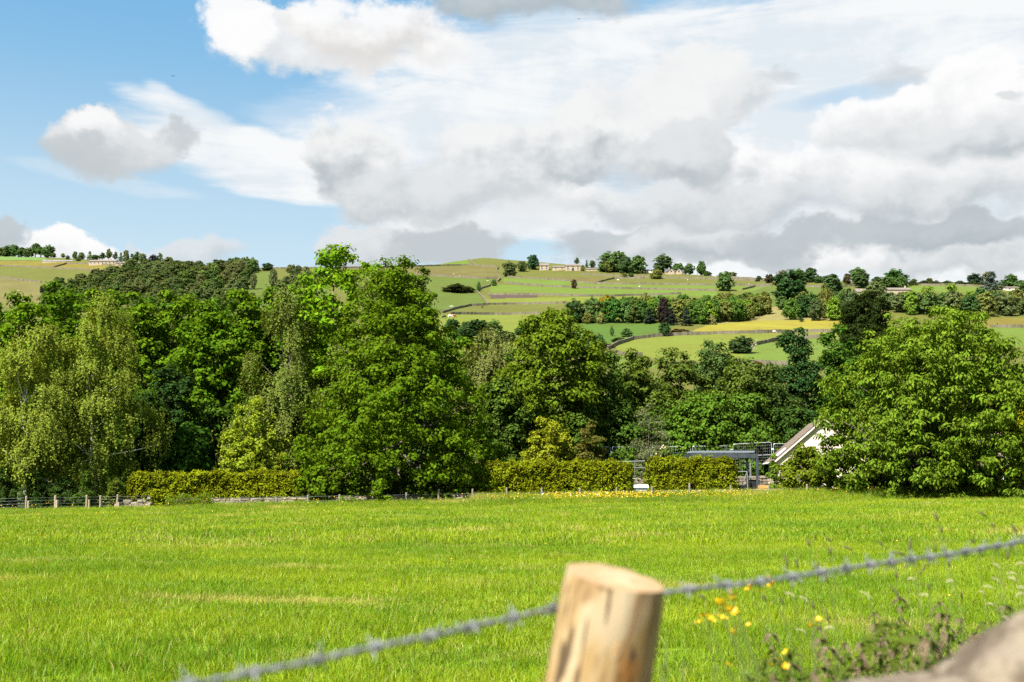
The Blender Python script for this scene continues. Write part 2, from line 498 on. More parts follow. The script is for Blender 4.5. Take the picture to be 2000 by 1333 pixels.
# ------------------------------------------------------------------ terrain
RIDGE = [(-700, 520, 1100), (-200, 512, 1100), (0, 500, 1100), (60, 502, 1080), (130, 504, 1050), (200, 509, 1000), (330, 516, 930), (470, 527, 900), (540, 524, 900), (640, 524, 900), (740, 522.5, 920), (800, 521, 960),
         (860, 516, 1000), (900, 509, 1040), (945, 503.5, 1060), (1000, 508, 1040), (1060, 512.5, 1010), (1100, 516, 980), (1150, 521, 960), (1250, 529, 910), (1400, 540, 850), (1470, 545, 830), (1600, 548, 780),
         (1700, 550, 750), (1800, 552, 730), (1900, 555, 710), (2000, 559, 700), (2300, 566, 680), (2800, 570, 680)]
_ra, _re, _rd = [], [], []
for px, py, D in RIDGE:
    dx, dy, dz = ray(px, py); _ra.append(dx / dy); _re.append(dz / dy); _rd.append(D)
D0 = 300.0
E0 = ray(1000, 762)[2] / ray(1000, 762)[1]


def sstep(x): x = np.clip(x, 0, 1); return x * x * (3 - 2 * x)


def ground(x, y):
    x = np.asarray(x, float); y = np.asarray(y, float)
    # pasture: a gentle cross fall, a bank at the roadside wall
    z = .0165 * np.clip(x, -60, 60) * sstep((y - 15) / 50) + .03 * np.sin(x * .35 + y * .2) * sstep((y - 8) / 10) * (1 - sstep((y - 60) / 10))
    z = z + .5 * (1 - sstep((y - 3.6) / 3.2))
    # wooded valley side, then the far hill
    zv = z * (1 - sstep((y - 80) / 60)) - 1.5 * sstep((y - 85) / 40)
    h0 = CZ + E0 * D0
    t = np.clip((y - 120) / (D0 - 120), 0, 1)
    zv = zv + (h0 + 1.5) * t ** 1.8
    a = x / np.maximum(y, 60)
    er = np.interp(a, _ra, _re); dr = np.interp(a, _ra, _rd)
    q = (np.minimum(y, dr) - D0) / (dr - D0); q = np.clip(q, 0, 1)
    s = ((q + .03) ** .55 - .03 ** .55) / (1.03 ** .55 - .03 ** .55)
    e = E0 + (er - E0) * s + (.0011 * np.sin(a * 31 + y * .017) + .0007 * np.sin(a * 77 - y * .031)) * 4 * q * (1 - q)
    zh = CZ + e * np.minimum(y, dr)
    zh = zh - np.maximum(y - dr, 0) * .02
    return np.where(y < D0, zv, zh)


def gz(x, y): return float(ground(x, y))


_Y = np.concatenate([np.linspace(20, 290, 800), np.linspace(291, 1150, 4000)])


def on_ground(px, py):
    dx, dy, dz = ray(px, py); zz = CZ + dz / dy * _Y; g = ground(dx / dy * _Y, _Y); df = zz - g
    ok = np.where((df <= 0) & (_Y > 22))[0]
    Y = _Y[ok[0]] if len(ok) else _Y[300 + np.argmin((df / _Y)[300:])]
    x = dx / dy * Y
    return Vector((x, Y, gz(x, Y)))


def inpoly(px, py, poly):
    r = np.zeros(px.shape, bool); n = len(poly)
    for i in range(n):
        x0, y0 = poly[i]; x1, y1 = poly[(i + 1) % n]
        c = ((y0 > py) != (y1 > py)) & (px < (x1 - x0) * (py - y0) / (y1 - y0 + 1e-9) + x0)
        r ^= c
    return r


OLIVE, HEATH, BRIGHT, YGREEN, MIDG, OCHRE, GOLD, TAN, DEEP = (.082, .086, .018), (.090, .078, .024), (.082, .116, .018), (.105, .122, .018), (.066, .088, .016), (.115, .096, .018), (.165, .145, .020), (.15, .13, .045), (.052, .088, .014)
FIELDS = [
    ([(740, 515), (860, 500), (1000, 500), (1160, 510), (1160, 524), (972, 522), (740, 524)], OLIVE),
    ([(840, 520), (880, 507), (916, 505), (916, 518)], BRIGHT),
    ([(700, 523), (972, 521), (972, 545), (930, 544), (850, 540), (700, 531)], HEATH),
    ([(700, 531), (850, 540), (930, 544), (970, 545), (932, 571), (952, 597), (860, 612), (700, 612)], MIDG),
    ([(974, 523), (1160, 520), (1420, 535), (1420, 548), (1260, 545), (1160, 554), (1000, 542), (975, 545)], OLIVE),
    ([(1060, 540), (1190, 541), (1160, 553), (1080, 547)], HEATH),
    ([(985, 542), (1100, 549), (1162, 555), (1500, 559), (1500, 570), (1250, 565), (1100, 562), (985, 553)], BRIGHT),
    ([(960, 556), (1100, 562), (1250, 565), (1400, 569), (1400, 580), (954, 577)], BRIGHT),
    ([(954, 576), (1052, 575), (1050, 584), (960, 586)], (.06, .04, .033)),
    ([(948, 584), (1250, 578), (1250, 594), (950, 597)], YGREEN),
    ([(870, 612), (920, 598), (1108, 593), (1108, 613), (880, 615)], OLIVE),
    ([(850, 615), (1110, 612), (1110, 640), (1000, 700), (850, 700)], YGREEN),
    ([(1100, 630), (1320, 632), (1300, 656), (1200, 680), (1090, 680)], DEEP),
    ([(1190, 676), (1237, 662), (1300, 655), (1300, 660), (1210, 680)], YGREEN),
    ([(1204, 676), (1240, 664), (1320, 656), (1650, 648), (1650, 690), (1450, 712), (1240, 696), (1200, 690)], YGREEN),
    ([(1466, 676), (1560, 661), (1615, 659), (1700, 670), (1700, 720), (1440, 712)], BRIGHT),
    ([(1380, 640), (1440, 605), (1540, 596), (1650, 600), (1650, 628), (1440, 630)], TAN),
    ([(1330, 655), (1380, 636), (1470, 627), (1660, 624), (1660, 650), (1450, 652)], GOLD),
    ([(1400, 652), (1450, 632), (1640, 625), (1640, 632), (1470, 640)], (.175, .155, .022)),
    ([(1200, 690), (1245, 696), (1300, 720), (1190, 720)], BRIGHT),
    ([(1430, 700), (1520, 712), (1520, 740), (1430, 740)], MIDG),
    ([(1420, 540), (1620, 550), (1620, 560), (1420, 548)], OLIVE),
    ([(1500, 558), (1660, 556), (1660, 600), (1500, 600), (1440, 580)], MIDG),
    ([(1770, 557), (1930, 560), (1930, 572), (1770, 570)], BRIGHT),
    ([(1660, 556), (1790, 556), (1790, 548), (1660, 548)], OLIVE),
    ([(1900, 622), (2100, 622), (2100, 640), (1900, 640)], OCHRE),
    ([(1900, 640), (2100, 640), (2100, 680), (1900, 680)], BRIGHT),
    ([(-200, 500), (90, 502), (90, 508), (-200, 508)], (.09, .15, .04)),
    ([(-200, 508), (180, 512), (110, 522), (0, 520), (-200, 519)], OCHRE),
    ([(-200, 520), (105, 524), (207, 531), (150, 548), (75, 551), (0, 542), (-200, 536)], OLIVE),
    ([(105, 523), (130, 515), (235, 518), (235, 528), (207, 530)], OCHRE),
    ([(-200, 540), (0, 543), (75, 552), (110, 600), (-200, 600)], (.10, .09, .03)),
    ([(450, 528), (560, 528), (640, 560), (640, 600), (400, 600)], MIDG),
    ([(520, 527), (660, 524), (660, 545), (540, 545)], OLIVE),
]


def build_ground():
    a = np.concatenate([np.linspace(-1.4, -.52, 40), np.linspace(-.50, .50, 520), np.linspace(.52, 1.4, 40)])
    ys = np.concatenate([[-60, -30, -12], np.arange(-6, 12, .6), np.arange(12, 90, 2), np.arange(90, 300, 6), np.arange(300, 700, 3.2), np.arange(700, 1180, 4.5), [1250, 1400, 1700, 2200, 3000, 4500, 7000]])
    A, Yg = np.meshgrid(a, ys); X = A * np.maximum(Yg, 60); Z = ground(X, Yg)
    nr, nc = A.shape
    V = np.stack([X, Yg, Z], -1).reshape(-1, 3)
    i = np.arange(nr * nc).reshape(nr, nc)
    Q = np.stack([i[:-1, :-1], i[:-1, 1:], i[1:, 1:], i[1:, :-1]], -1).reshape(-1, 4)
    me = bpy.data.meshes.new('ground')
    me.vertices.add(len(V)); me.loops.add(4 * len(Q)); me.polygons.add(len(Q))
    me.vertices.foreach_set('co', V.astype(np.float32).ravel()); me.loops.foreach_set('vertex_index', Q.astype(np.int32).ravel())
    me.polygons.foreach_set('loop_start', np.arange(0, 4 * len(Q), 4, dtype=np.int32)); me.polygons.foreach_set('use_smooth', np.ones(len(Q), bool))
    me.update(calc_edges=True)
    yy = np.maximum(V[:, 1], 1); xx = V[:, 0] / yy; ee = (V[:, 2] - CZ) / yy
    cp, sp = math.cos(PITCH), math.sin(PITCH); dep = cp + ee * sp
    px = 1000 + F * xx / dep; py = 666.5 - F * (ee * cp - sp) / dep
    c = np.tile(np.array(OLIVE), (len(V), 1)); far = V[:, 1] > 290
    c[~far] = (.05, .07, .018)
    for poly, col in FIELDS: c[inpoly(px, py, poly) & far] = col
    at_ = me.attributes.new('Col', 'FLOAT_COLOR', 'POINT')
    at_.data.foreach_set('color', np.concatenate([c, np.ones((len(V), 1))], 1).astype(np.float32).ravel())
    tag(link('ground', me, M['ground']), kind='structure')


build_ground()

# ------------------------------------------------------------------ foliage
def nrm(v): return v / np.maximum(np.linalg.norm(v, axis=-1, keepdims=True), 1e-9)


def leaves(P, Nn, T, L, W, fold=.18):
    T = nrm(T - Nn * np.sum(T * Nn, -1, keepdims=True)); Sd = np.cross(Nn, T)
    L = np.asarray(L).reshape(-1, 1); W = np.asarray(W).reshape(-1, 1)
    V = np.empty((len(P), 4, 3)); V[:, 0] = P - T * L * .5; V[:, 2] = P + T * L * .5
    off = Nn * (W * fold) + T * L * .06
    V[:, 1] = P + Sd * W * .5 + off; V[:, 3] = P - Sd * W * .5 + off
    return V.reshape(-1, 3)


PROF = {
    'round': [(0, .35), (.12, .72), (.35, 1), (.6, 1), (.82, .82), (.94, .55), (1, .3)],
    'dome': [(0, .7), (.15, .95), (.4, 1), (.65, .92), (.85, .7), (1, .3)],
    'cone': [(0, .75), (.1, .95), (.25, 1), (.45, .84), (.65, .64), (.82, .46), (.93, .3), (1, .14)],
    'tall': [(0, .4), (.2, .8), (.45, 1), (.65, .92), (.82, .72), (.93, .5), (1, .25)],
    'spire': [(0, 1), (.2, .86), (.5, .55), (.8, .25), (1, .03)],
    'bush': [(0, .85), (.3, 1), (.6, .9), (.85, .55), (1, .2)],
    'broad': [(0, .75), (.2, 1), (.5, 1), (.75, .88), (.92, .66), (1, .42)],
    'vase': [(0, .25), (.3, .55), (.6, .95), (.8, .95), (.93, .6), (1, .15)],
}


def crown_points(r, H, R, z0, prof, n_lobe, per_lobe, wob=.25, upb=.55):
    """clump centres: lobes on the crown's envelope, clumps on the outer face of each lobe"""
    ph = r.uniform(0, 6.28, 6); t_, p_ = zip(*PROF[prof])

    def Rad(t, th): return R * np.interp(t, t_, p_) * (1 + wob * (.5 * np.sin(2 * th + ph[0] + 3 * t) + .35 * np.sin(3 * th + ph[1] - 5 * t) + .3 * np.sin(5 * th + ph[2] + 7 * t)))
    C = []; CR = []
    for k in range(n_lobe):
        t = (k + r.uniform(.2, .8)) / n_lobe; th = k * 2.39996 + r.uniform(-.5, .5)
        rad = Rad(t, th); rr = rad * r.uniform(.35, .72)
        lr = max(rad * r.uniform(.42, .62), .10 * R) * r.uniform(.85, 1.15)
        c = np.array([math.cos(th) * rr, math.sin(th) * rr, z0 + t * (H - z0) - lr * .35])
        m = max(3, int(per_lobe * (lr / (.42 * R)) ** 1.3))
        d = nrm(r.normal(size=(m, 3)) + np.array([math.cos(th) * .6, math.sin(th) * .6, upb]))
        q = c + d * lr * r.uniform(.72, 1.04, (m, 1)) * np.array([1, 1, .85])
        C.append(q); CR.append(np.full(m, lr))
        k2 = max(1, m // 5); C.append(c * np.array([.6, .6, 1]) + r.normal(size=(k2, 3)) * lr * .5); CR.append(np.full(k2, lr))
    return np.concatenate(C), np.concatenate(CR)


def make_crown(seed, H, R, z0, prof='round', n_lobe=20, per_lobe=16, per_clump=36, clump=.8, leaf=(.26, .2), up=.32, droop=.25, wob=.25, style='broad', rag=.25):
    r = np.random.default_rng(seed)
    C, CR = crown_points(r, H, R, z0, prof, n_lobe, per_lobe, wob, 1.1 if style == 'weep' else .55)
    m = len(C)
    if style == 'weep':                                  # hanging strands
        keep = r.uniform(size=m) < .5; C = C[keep]; m = len(C); ns = max(2, per_clump // 6); P = []
        for s in range(ns):
            off = r.normal(size=(m, 3)) * clump * np.array([.6, .6, .3]); ln = r.uniform(.35, 1.0, m) ** 1.5 * clump * 2.8
            k = np.linspace(0, 1, 12); sw = r.normal(size=(m, 2)) * .16
            q = C[:, None] + off[:, None] + np.stack([sw[:, 0:1] * k * ln[:, None], sw[:, 1:2] * k * ln[:, None], -k * ln[:, None]], -1) + r.normal(size=(m, 12, 3)) * .07
            P.append(q.reshape(-1, 3))
        P = np.concatenate(P); P = P[P[:, 2] > .2]
        axis = P * np.array([1, 1, 0]); Nn = nrm(nrm(axis) * .8 + r.normal(size=P.shape) * .35 + np.array([0, 0, .45])); T = r.normal(size=P.shape) * .5 + np.array([0, 0, -1])
    else:
        keep = r.uniform(size=m) < .7; C = C[keep]; m = len(C); per_clump = int(per_clump * 1.6)
        n = m * per_clump
        cr = clump * r.uniform(.6, 1.3, m)
        d = nrm(r.normal(size=(m, per_clump, 3)) + np.array([0, 0, .55]))
        rad = (r.uniform(0, 1, (m, per_clump, 1)) ** .45)
        # ragged shoots sticking out of some clumps
        rad = np.where(r.uniform(size=rad.shape) < .12, rad * (1 + rag * 2 * r.uniform(size=rad.shape)), rad)
        P = (C[:, None] + d * rad * cr[:, None, None] * np.array([1, 1, .55])).reshape(-1, 3); d = d.reshape(-1, 3)
        out = nrm((C - np.array([0, 0, z0 + (H - z0) * .45])))
        out = np.repeat(out, per_clump, 0)
        Nn = nrm(d * .85 + out * .3 + np.array([0, 0, up]) + r.normal(size=P.shape) * .3)
        T = d * np.array([1, 1, .3]) + r.normal(size=P.shape) * .5 + np.array([0, 0, -droop])
        if style == 'needle': T = out * .5 + d * .6 + np.array([0, 0, .35]) + r.normal(size=P.shape) * .25
    zt = np.percentile(P[:, 2], 99.6); rh = np.percentile(np.hypot(P[:, 0], P[:, 1]), 97); zb = np.percentile(P[:, 2], 1)
    kz = (H - zb) / max(zt - zb, .1); kr = R / max(rh, .1)
    for A in (P, C): A[:, 2] = zb + (A[:, 2] - zb) * kz; A[:, :2] *= kr
    n = len(P)
    L = leaf[0] * r.uniform(.7, 1.3, n); W = leaf[1] * r.uniform(.7, 1.3, n)
    return me_quads('crown', leaves(P, nrm(Nn), T, L, W), n), C


def make_trunk(seed, H, rad, C, n_limb=14, z_lo=.25, sides=7, forks=0, lean=0.0, top=.86):
    r = np.random.default_rng(seed + 99); b = MB(); k = 9
    wob = np.cumsum(r.normal(size=(k, 2)) * H * .008, 0); wob[0] = 0
    tp = [Vector((wob[i, 0] + lean * H * i / k, wob[i, 1], H * top * i / (k - 1) - (.3 if i == 0 else 0))) for i in range(k)]
    tr = [rad * (1.25 if i == 0 else 1) * (1 - .85 * i / (k - 1)) for i in range(k)]
    b.tube(tp, tr, sides)
    if len(C):
        for _ in range(n_limb):
            c = Vector(C[r.integers(len(C))]); hz = max(z_lo * H, c.z - math.hypot(c.x, c.y) * r.uniform(.5, 1.0)); hz = min(hz, H * top * .9)
            i = hz / (H * top) * (k - 1); j = int(i); s = tp[j].lerp(tp[min(j + 1, k - 1)], i - j)
            rr = max(.02, rad * .42 * (1 - hz / H)); mid = s.lerp(c, .5) + Vector((0, 0, -.04 * H * r.uniform(0, 1)))
            b.tube([s, mid + Vector(r.normal(size=3) * .15), c], [rr, rr * .65, rr * .22], 5, False)
    return b.mesh('trunk', True)


def near_tree(name, label, px, py_top, w_px, D, col, seed, prof='round', z0=.12, cat='tree', rad=None, bark='bark', limbs=16, group=None, blossom=None, **kw):
    p = at(px, 900, D); zg = gz(p.x, D); H = at(px, py_top, D).z - zg; R = w_px / 2 * D / F
    me, C = make_crown(seed, H, R * .95, z0 * H, prof, **kw)
    t = thing(name, label, cat, (p.x, D, zg), 0, group)
    link('crown', me, M['leaf'], t, color=(col[0] * 1.10, col[1] * 1.16, col[2] * 1.0) if name != 'yew_tree' else col)
    link('trunk', make_trunk(seed, H, rad or H * .018, C, limbs, top=.66 if kw.get('style') == 'weep' else .86, lean=.012 * ((seed % 5) - 2)), M[bark], t)
    if blossom:
        bc, n, sz = blossom; r = np.random.default_rng(seed + 5)
        P = C[r.integers(len(C), size=n)] + nrm(r.normal(size=(n, 3)) + np.array([0, -.5, .5])) * kw.get('clump', .8) * r.uniform(.6, 1.05, (n, 1))
        bm = me_quads('blossom', leaves(P, nrm(r.normal(size=(n, 3)) + np.array([0, -.4, .8])), r.normal(size=(n, 3)), np.full(n, sz), np.full(n, sz)), n)
        link('blossom', bm, M['petal'], t, color=bc)
    return t


SYC, SYC2, DARK, MAPLE, BIRCH, LIME, ASH, OLV, YEW, WILLOW, CHERRY, GOLDT = (
    (.062, .116, .007), (.080, .138, .008), (.042, .078, .010), (.066, .110, .006), (.140, .168, .026), (.155, .190, .020), (.086, .124, .010), (.080, .098, .012), (.020, .032, .007), (.10, .12, .035), (.096, .146, .014), (.20, .205, .008))


def build_near_trees():
    big = dict(n_lobe=26, per_lobe=18, per_clump=34, clump=.85, leaf=(.30, .25))
    # --- far row of the left wood: a line of broad crowns that fills the view behind the birches
    row = [(-60, 590, 170, 112, SYC), (30, 583, 150, 108, SYC2), (105, 558, 150, 118, SYC), (190, 572, 140, 112, SYC2), (262, 580, 130, 108, SYC2), (335, 574, 150, 110, SYC2), (405, 596, 150, 100, SYC), (468, 574, 130, 112, SYC2), (535, 570, 140, 114, SYC), (600, 600, 120, 112, SYC)]
    lab = ['bright green sycamore at the far left edge of the wood', 'sycamore rising directly behind the left shoulder of the weeping birch', 'tallest sycamore of the left wood, its top against the olive hillside', 'sycamore peeping over the top of the weeping birch',
           'light green sycamore crown just right of the weeping birch top', 'broad sycamore with a bright crown behind the dark shaded tree', 'tall sycamore above the golden hedge showing bare trunk low down', 'sycamore between the tall hedge-side sycamore and the grey-green birch', 'sycamore whose crown rises behind the left grey-green birch', 'sycamore half hidden between the two grey-green birches']
    for i, (px, py, w, D, c) in enumerate(row):
        near_tree('sycamore', lab[i], px, py, w * 1.1, D, c, 100 + i, 'dome' if i % 2 else 'round', .14, group='sycamores of the left wood', **{**big, 'leaf': (.34, .28), 'clump': .95, 'wob': .3})
    for i, (px, py, w) in enumerate(((-30, 600, 170), (65, 588, 170), (150, 580, 160), (228, 586, 160), (300, 588, 160), (370, 590, 160), (440, 588, 160), (505, 590, 150), (570, 596, 150), (640, 596, 150), (860, 640, 120), (925, 665, 110), (1010, 690, 130))):
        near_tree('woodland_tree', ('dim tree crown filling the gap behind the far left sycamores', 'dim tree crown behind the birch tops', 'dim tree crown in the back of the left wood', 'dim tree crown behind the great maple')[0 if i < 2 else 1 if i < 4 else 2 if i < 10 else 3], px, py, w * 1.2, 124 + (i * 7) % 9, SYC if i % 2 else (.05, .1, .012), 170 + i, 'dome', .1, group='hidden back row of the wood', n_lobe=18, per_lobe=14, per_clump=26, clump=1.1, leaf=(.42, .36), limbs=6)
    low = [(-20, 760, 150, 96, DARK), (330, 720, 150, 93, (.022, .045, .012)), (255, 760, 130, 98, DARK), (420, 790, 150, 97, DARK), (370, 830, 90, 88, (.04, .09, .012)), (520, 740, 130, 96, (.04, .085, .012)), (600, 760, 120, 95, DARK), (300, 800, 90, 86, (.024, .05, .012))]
    lab = ['dark understorey tree at the left edge below the sycamores', 'dark olive tree in shade beside the weeping birch', 'shaded tree low behind the right side of the weeping birch', 'shaded tree low in the wood behind the golden hedge', 'small bright sapling lit low in the dark wood', 'leafy tree behind the pale flowering tree', 'shaded tree between the pale flowering tree and the great maple', 'dim low tree under the birch, right of its trunk']
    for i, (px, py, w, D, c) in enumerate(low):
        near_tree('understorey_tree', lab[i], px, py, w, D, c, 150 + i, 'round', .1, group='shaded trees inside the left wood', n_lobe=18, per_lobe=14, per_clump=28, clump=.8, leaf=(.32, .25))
    # --- birches
    wp = dict(style='weep', bark='birch_bark', wob=.35)
    near_tree('weeping_birch', 'large weeping birch with pale trunk and hanging olive foliage above the wire fence', 188, 592, 235, 82, BIRCH, 201, 'tall', .10, n_lobe=24, per_lobe=22, per_clump=72, clump=.62, leaf=(.17, .12), rad=.2, **wp)
    near_tree('weeping_birch', 'lower weeping birch leaning at the left edge, hanging over the fence', 62, 640, 215, 80, (.145, .172, .026), 202, 'dome', .2, n_lobe=20, per_lobe=20, per_clump=72, clump=.62, leaf=(.17, .12), rad=.16, **wp)
    wp['bark'] = 'bark'
    near_tree('birch', 'grey-green birch left of the tall bright sycamore, behind the pale flowering tree', 560, 566, 235, 93, (.105, .130, .028), 203, 'cone', .16, n_lobe=22, per_lobe=20, per_clump=60, clump=.7, leaf=(.2, .14), **wp)
    near_tree('birch', 'feathery grey-green birch between the bright sycamore and the great maple', 715, 545, 235, 90, (.115, .140, .032), 204, 'cone', .16, n_lobe=22, per_lobe=20, per_clump=60, clump=.7, leaf=(.2, .14), **wp)
    near_tree('birch', 'pale willowy birch just right of the great maple', 955, 652, 160, 101, (.115, .125, .038), 205, 'dome', .16, n_lobe=20, per_lobe=22, per_clump=72, clump=.8, leaf=(.22, .15), **wp)
    # --- middle
    near_tree('tall_sycamore', 'tallest bright green tree rising above the skyline behind the birches', 682, 490, 300, 98, (.100, .180, .008), 210, 'dome', .3, n_lobe=26, per_lobe=20, per_clump=30, clump=.85, leaf=(.36, .30), wob=.4)
    near_tree('great_maple', 'great maple with pointed crown reaching the wall in the middle of the view', 768, 530, 465, 82, MAPLE, 211, 'cone', .02, n_lobe=56, per_lobe=34, per_clump=34, clump=.72, leaf=(.24, .20), rad=.33, limbs=40, wob=.3)
    near_tree('maple_sapling', 'narrow upright shoot tree standing against the peak of the great maple', 822, 524, 60, 82, (.07, .10, .016), 212, 'tall', .5, n_lobe=12, per_lobe=8, per_clump=26, clump=.55, leaf=(.22, .17), rad=.1)
    near_tree('flowering_tree', 'pale yellow-green flowering tree behind the end of the left golden hedge', 492, 782, 170, 85, (.150, .190, .014), 213, 'bush', .05, n_lobe=20, per_lobe=16, per_clump=32, clump=.5, leaf=(.22, .17), blossom=((.25, .29, .03), 1800, .16))
    near_tree('flowering_tree', 'pale yellow flowering tree rising behind the middle hedge', 1072, 820, 135, 90, (.17, .19, .012), 214, 'bush', .05, n_lobe=18, per_lobe=16, per_clump=30, clump=.45, leaf=(.2, .15), blossom=((.28, .29, .03), 1700, .15))
    near_tree('olive_shrub', 'olive brown shrub tree beside the pale yellow flowering tree', 1152, 825, 80, 89, (.085, .080, .018), 215, 'tall', .03, 'shrub', n_lobe=14, per_lobe=12, per_clump=28, clump=.45, leaf=(.2, .13))
    near_tree('ash_tree', 'tall ash with dead twiggy patches behind the middle hedge', 1080, 612, 225, 96, ASH, 216, 'round', .08, n_lobe=36, per_lobe=26, per_clump=32, clump=.85, leaf=(.30, .2), limbs=60)
    near_tree('ash_tree', 'shadowy ash filling the gap right of the tall ash', 1165, 672, 130, 99, (.052, .088, .014), 217, 'round', .05, n_lobe=24, per_lobe=16, per_clump=30, clump=.85, leaf=(.3, .22))
    near_tree('ash_tree', 'low ash between the great maple and the tall ash', 985, 745, 110, 93, (.055, .092, .015), 218, 'round', .05, n_lobe=20, per_lobe=15, per_clump=30, clump=.8, leaf=(.28, .2))
    mid = [(1245, 690, 130, 103, (.072, .1, .016)), (1325, 688, 130, 106, (.068, .095, .017)), (1395, 672, 120, 110, (.062, .10, .03)), (1450, 705, 120, 102, (.07, .1, .018)), (1380, 770, 140, 98, (.07, .125, .014)), (1290, 800, 150, 100, (.055, .095, .014)), (1455, 770, 120, 99, (.066, .115, .015)), (1205, 780, 110, 98, (.045, .08, .013)), (1510, 720, 110, 104, (.045, .07, .016)), (1540, 800, 110, 100, (.035, .065, .013)), (1130, 770, 90, 95, (.05, .085, .013))]
    lab = ['olive tree under the stone wall end, right of the ashes', 'twiggy olive tree below the yellow-green meadow', 'grey-green rounded tree standing out against the meadow', 'spreading tree with upswept shoots below the inner wall', 'lit bright green tree above the pergola', 'leafy tree behind the silvery shrub', 'bright tree directly above the mesh fence end', 'shaded tree behind the mesh fence start', 'dull green tree left of the dark round tree', 'dark tree behind the bungalow gable', 'shaded tree behind the pale yellow flowering tree']
    for i, (px, py, w, D, c) in enumerate(mid):
        near_tree('valley_tree', lab[i], px, py, w * 1.2, D, c, 230 + i, ('round', 'dome', 'tall')[i % 3], .06, group='trees of the valley belt', n_lobe=28, per_lobe=22, per_clump=30, clump=.8, leaf=(.29, .2), limbs=26, wob=.35)
    near_tree('silvery_shrub', 'silvery grey willow shrub above the gap between hedges', 1272, 790, 90, 93, (.105, .120, .06), 250, 'tall', .04, 'shrub', n_lobe=16, per_lobe=12, per_clump=28, clump=.5, leaf=(.24, .07))
    near_tree('rose_bush', 'rambling bush with pale pink blossom behind the right hedge', 1300, 872, 85, 88, (.075, .11, .02), 251, 'bush', .03, 'shrub', n_lobe=12, per_lobe=12, per_clump=26, clump=.4, leaf=(.18, .12), blossom=((.62, .5, .38), 420, .14))
    near_tree('low_shrub', 'green shrub peeping between the hedge and the mesh fence', 1222, 880, 60, 89, (.07, .12, .018), 252, 'bush', .03, 'shrub', n_lobe=10, per_lobe=10, per_clump=26, clump=.4, leaf=(.2, .14))
    near_tree('dark_tree', 'dark round-headed tree in front of the far meadow', 1562, 648, 120, 112, (.026, .060, .018), 260, 'round', .1, n_lobe=24, per_lobe=18, per_clump=32, clump=.85, leaf=(.3, .22))
    near_tree('bright_tree', 'fresh green tree below the dark yew', 1645, 640, 130, 118, (.045, .095, .012), 261, 'round', .1, n_lobe=24, per_lobe=18, per_clump=32, clump=.9, leaf=(.32, .24))
    near_tree('yew_tree', 'black-green spreading yew on the skyline above the cherry', 1702, 576, 150, 126, YEW, 262, 'round', .52, n_lobe=30, per_lobe=26, per_clump=40, clump=.8, leaf=(.5, .13), style='needle', wob=.4, rag=.6)
    near_tree('dull_tree', 'brownish shrubby tree between the yew and the cherry top', 1850, 628, 150, 128, (.075, .078, .014), 263, 'dome', .1, n_lobe=22, per_lobe=15, per_clump=30, clump=.9, leaf=(.3, .18))
    near_tree('cherry_tree', 'big cherry with drooping glossy leaves hiding the bungalow', 1838, 612, 480, 72.5, CHERRY, 264, 'broad', .07, n_lobe=54, per_lobe=34, per_clump=34, clump=.62, leaf=(.29, .13), droop=1.2, up=.55, rad=.3, limbs=46, wob=.35, rag=.5)
    near_tree('golden_tree', 'golden yellow leaved tree at the right edge beside the cherry', 1992, 752, 140, 70, GOLDT, 265, 'dome', .18, n_lobe=18, per_lobe=16, per_clump=30, clump=.5, leaf=(.22, .15))
    near_tree('ivy_shrub', 'yellow-green leafy shrub climbing in front of the white gable', 1572, 872, 120, 77.5, (.100, .128, .010), 266, 'bush', .03, 'shrub', n_lobe=18, per_lobe=20, per_clump=30, clump=.40, leaf=(.19, .14), limbs=8)
    near_tree('bay_shrub', 'bright sprig of shrub beside the roof eave and pergola post', 1512, 888, 34, 79, (.10, .16, .018), 267, 'bush', .03, 'shrub', n_lobe=8, per_lobe=8, per_clump=22, clump=.25, leaf=(.16, .12), limbs=6)
    near_tree('conifer_bush', 'small pointed green conifer bush behind the wire fence', 171, 922, 50, 78, (.05, .085, .012), 268, 'spire', .02, 'bush', n_lobe=14, per_lobe=14, per_clump=26, clump=.28, leaf=(.2, .07), style='needle', limbs=4)
    near_tree('round_bush', 'small rounded light green bush at the end of the left hedge', 228, 935, 42, 78, (.075, .10, .014), 269, 'bush', .02, 'bush', n_lobe=12, per_lobe=12, per_clump=26, clump=.24, leaf=(.18, .06), style='needle', limbs=4)
    for i, (px, w) in enumerate(((10, 80), (75, 70), (130, 60))):
        near_tree('dark_conifer', ('dark conifer screen at the far left behind the fence', 'dark conifer under the weeping birch behind the fence', 'dark conifer just left of the pointed conifer bush')[i], px, 915 + 8 * i, w, 79, (.03, .055, .012), 270 + i, 'bush', .01, 'bush', group='conifers behind the wire fence', n_lobe=14, per_lobe=14, per_clump=26, clump=.32, leaf=(.22, .07), style='needle', limbs=4)
    # undergrowth under the maple and the cherry
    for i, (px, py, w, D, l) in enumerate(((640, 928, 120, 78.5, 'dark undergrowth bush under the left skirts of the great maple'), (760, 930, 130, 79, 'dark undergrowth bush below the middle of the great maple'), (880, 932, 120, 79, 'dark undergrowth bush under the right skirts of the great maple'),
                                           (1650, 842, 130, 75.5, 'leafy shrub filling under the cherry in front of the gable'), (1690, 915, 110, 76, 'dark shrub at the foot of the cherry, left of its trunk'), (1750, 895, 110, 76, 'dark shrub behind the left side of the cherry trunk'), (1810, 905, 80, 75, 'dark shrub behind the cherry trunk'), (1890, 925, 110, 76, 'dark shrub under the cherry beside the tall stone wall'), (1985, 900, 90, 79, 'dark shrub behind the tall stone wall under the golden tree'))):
        near_tree('dark_shrub', l, px, py, w, D, (.080, .120, .012) if 'leafy' in l else (.036, .054, .006), 280 + i, 'bush', .02, 'shrub', group='shade shrubs along the wall', n_lobe=12, per_lobe=12, per_clump=26, clump=.45, leaf=(.22, .16), limbs=5)
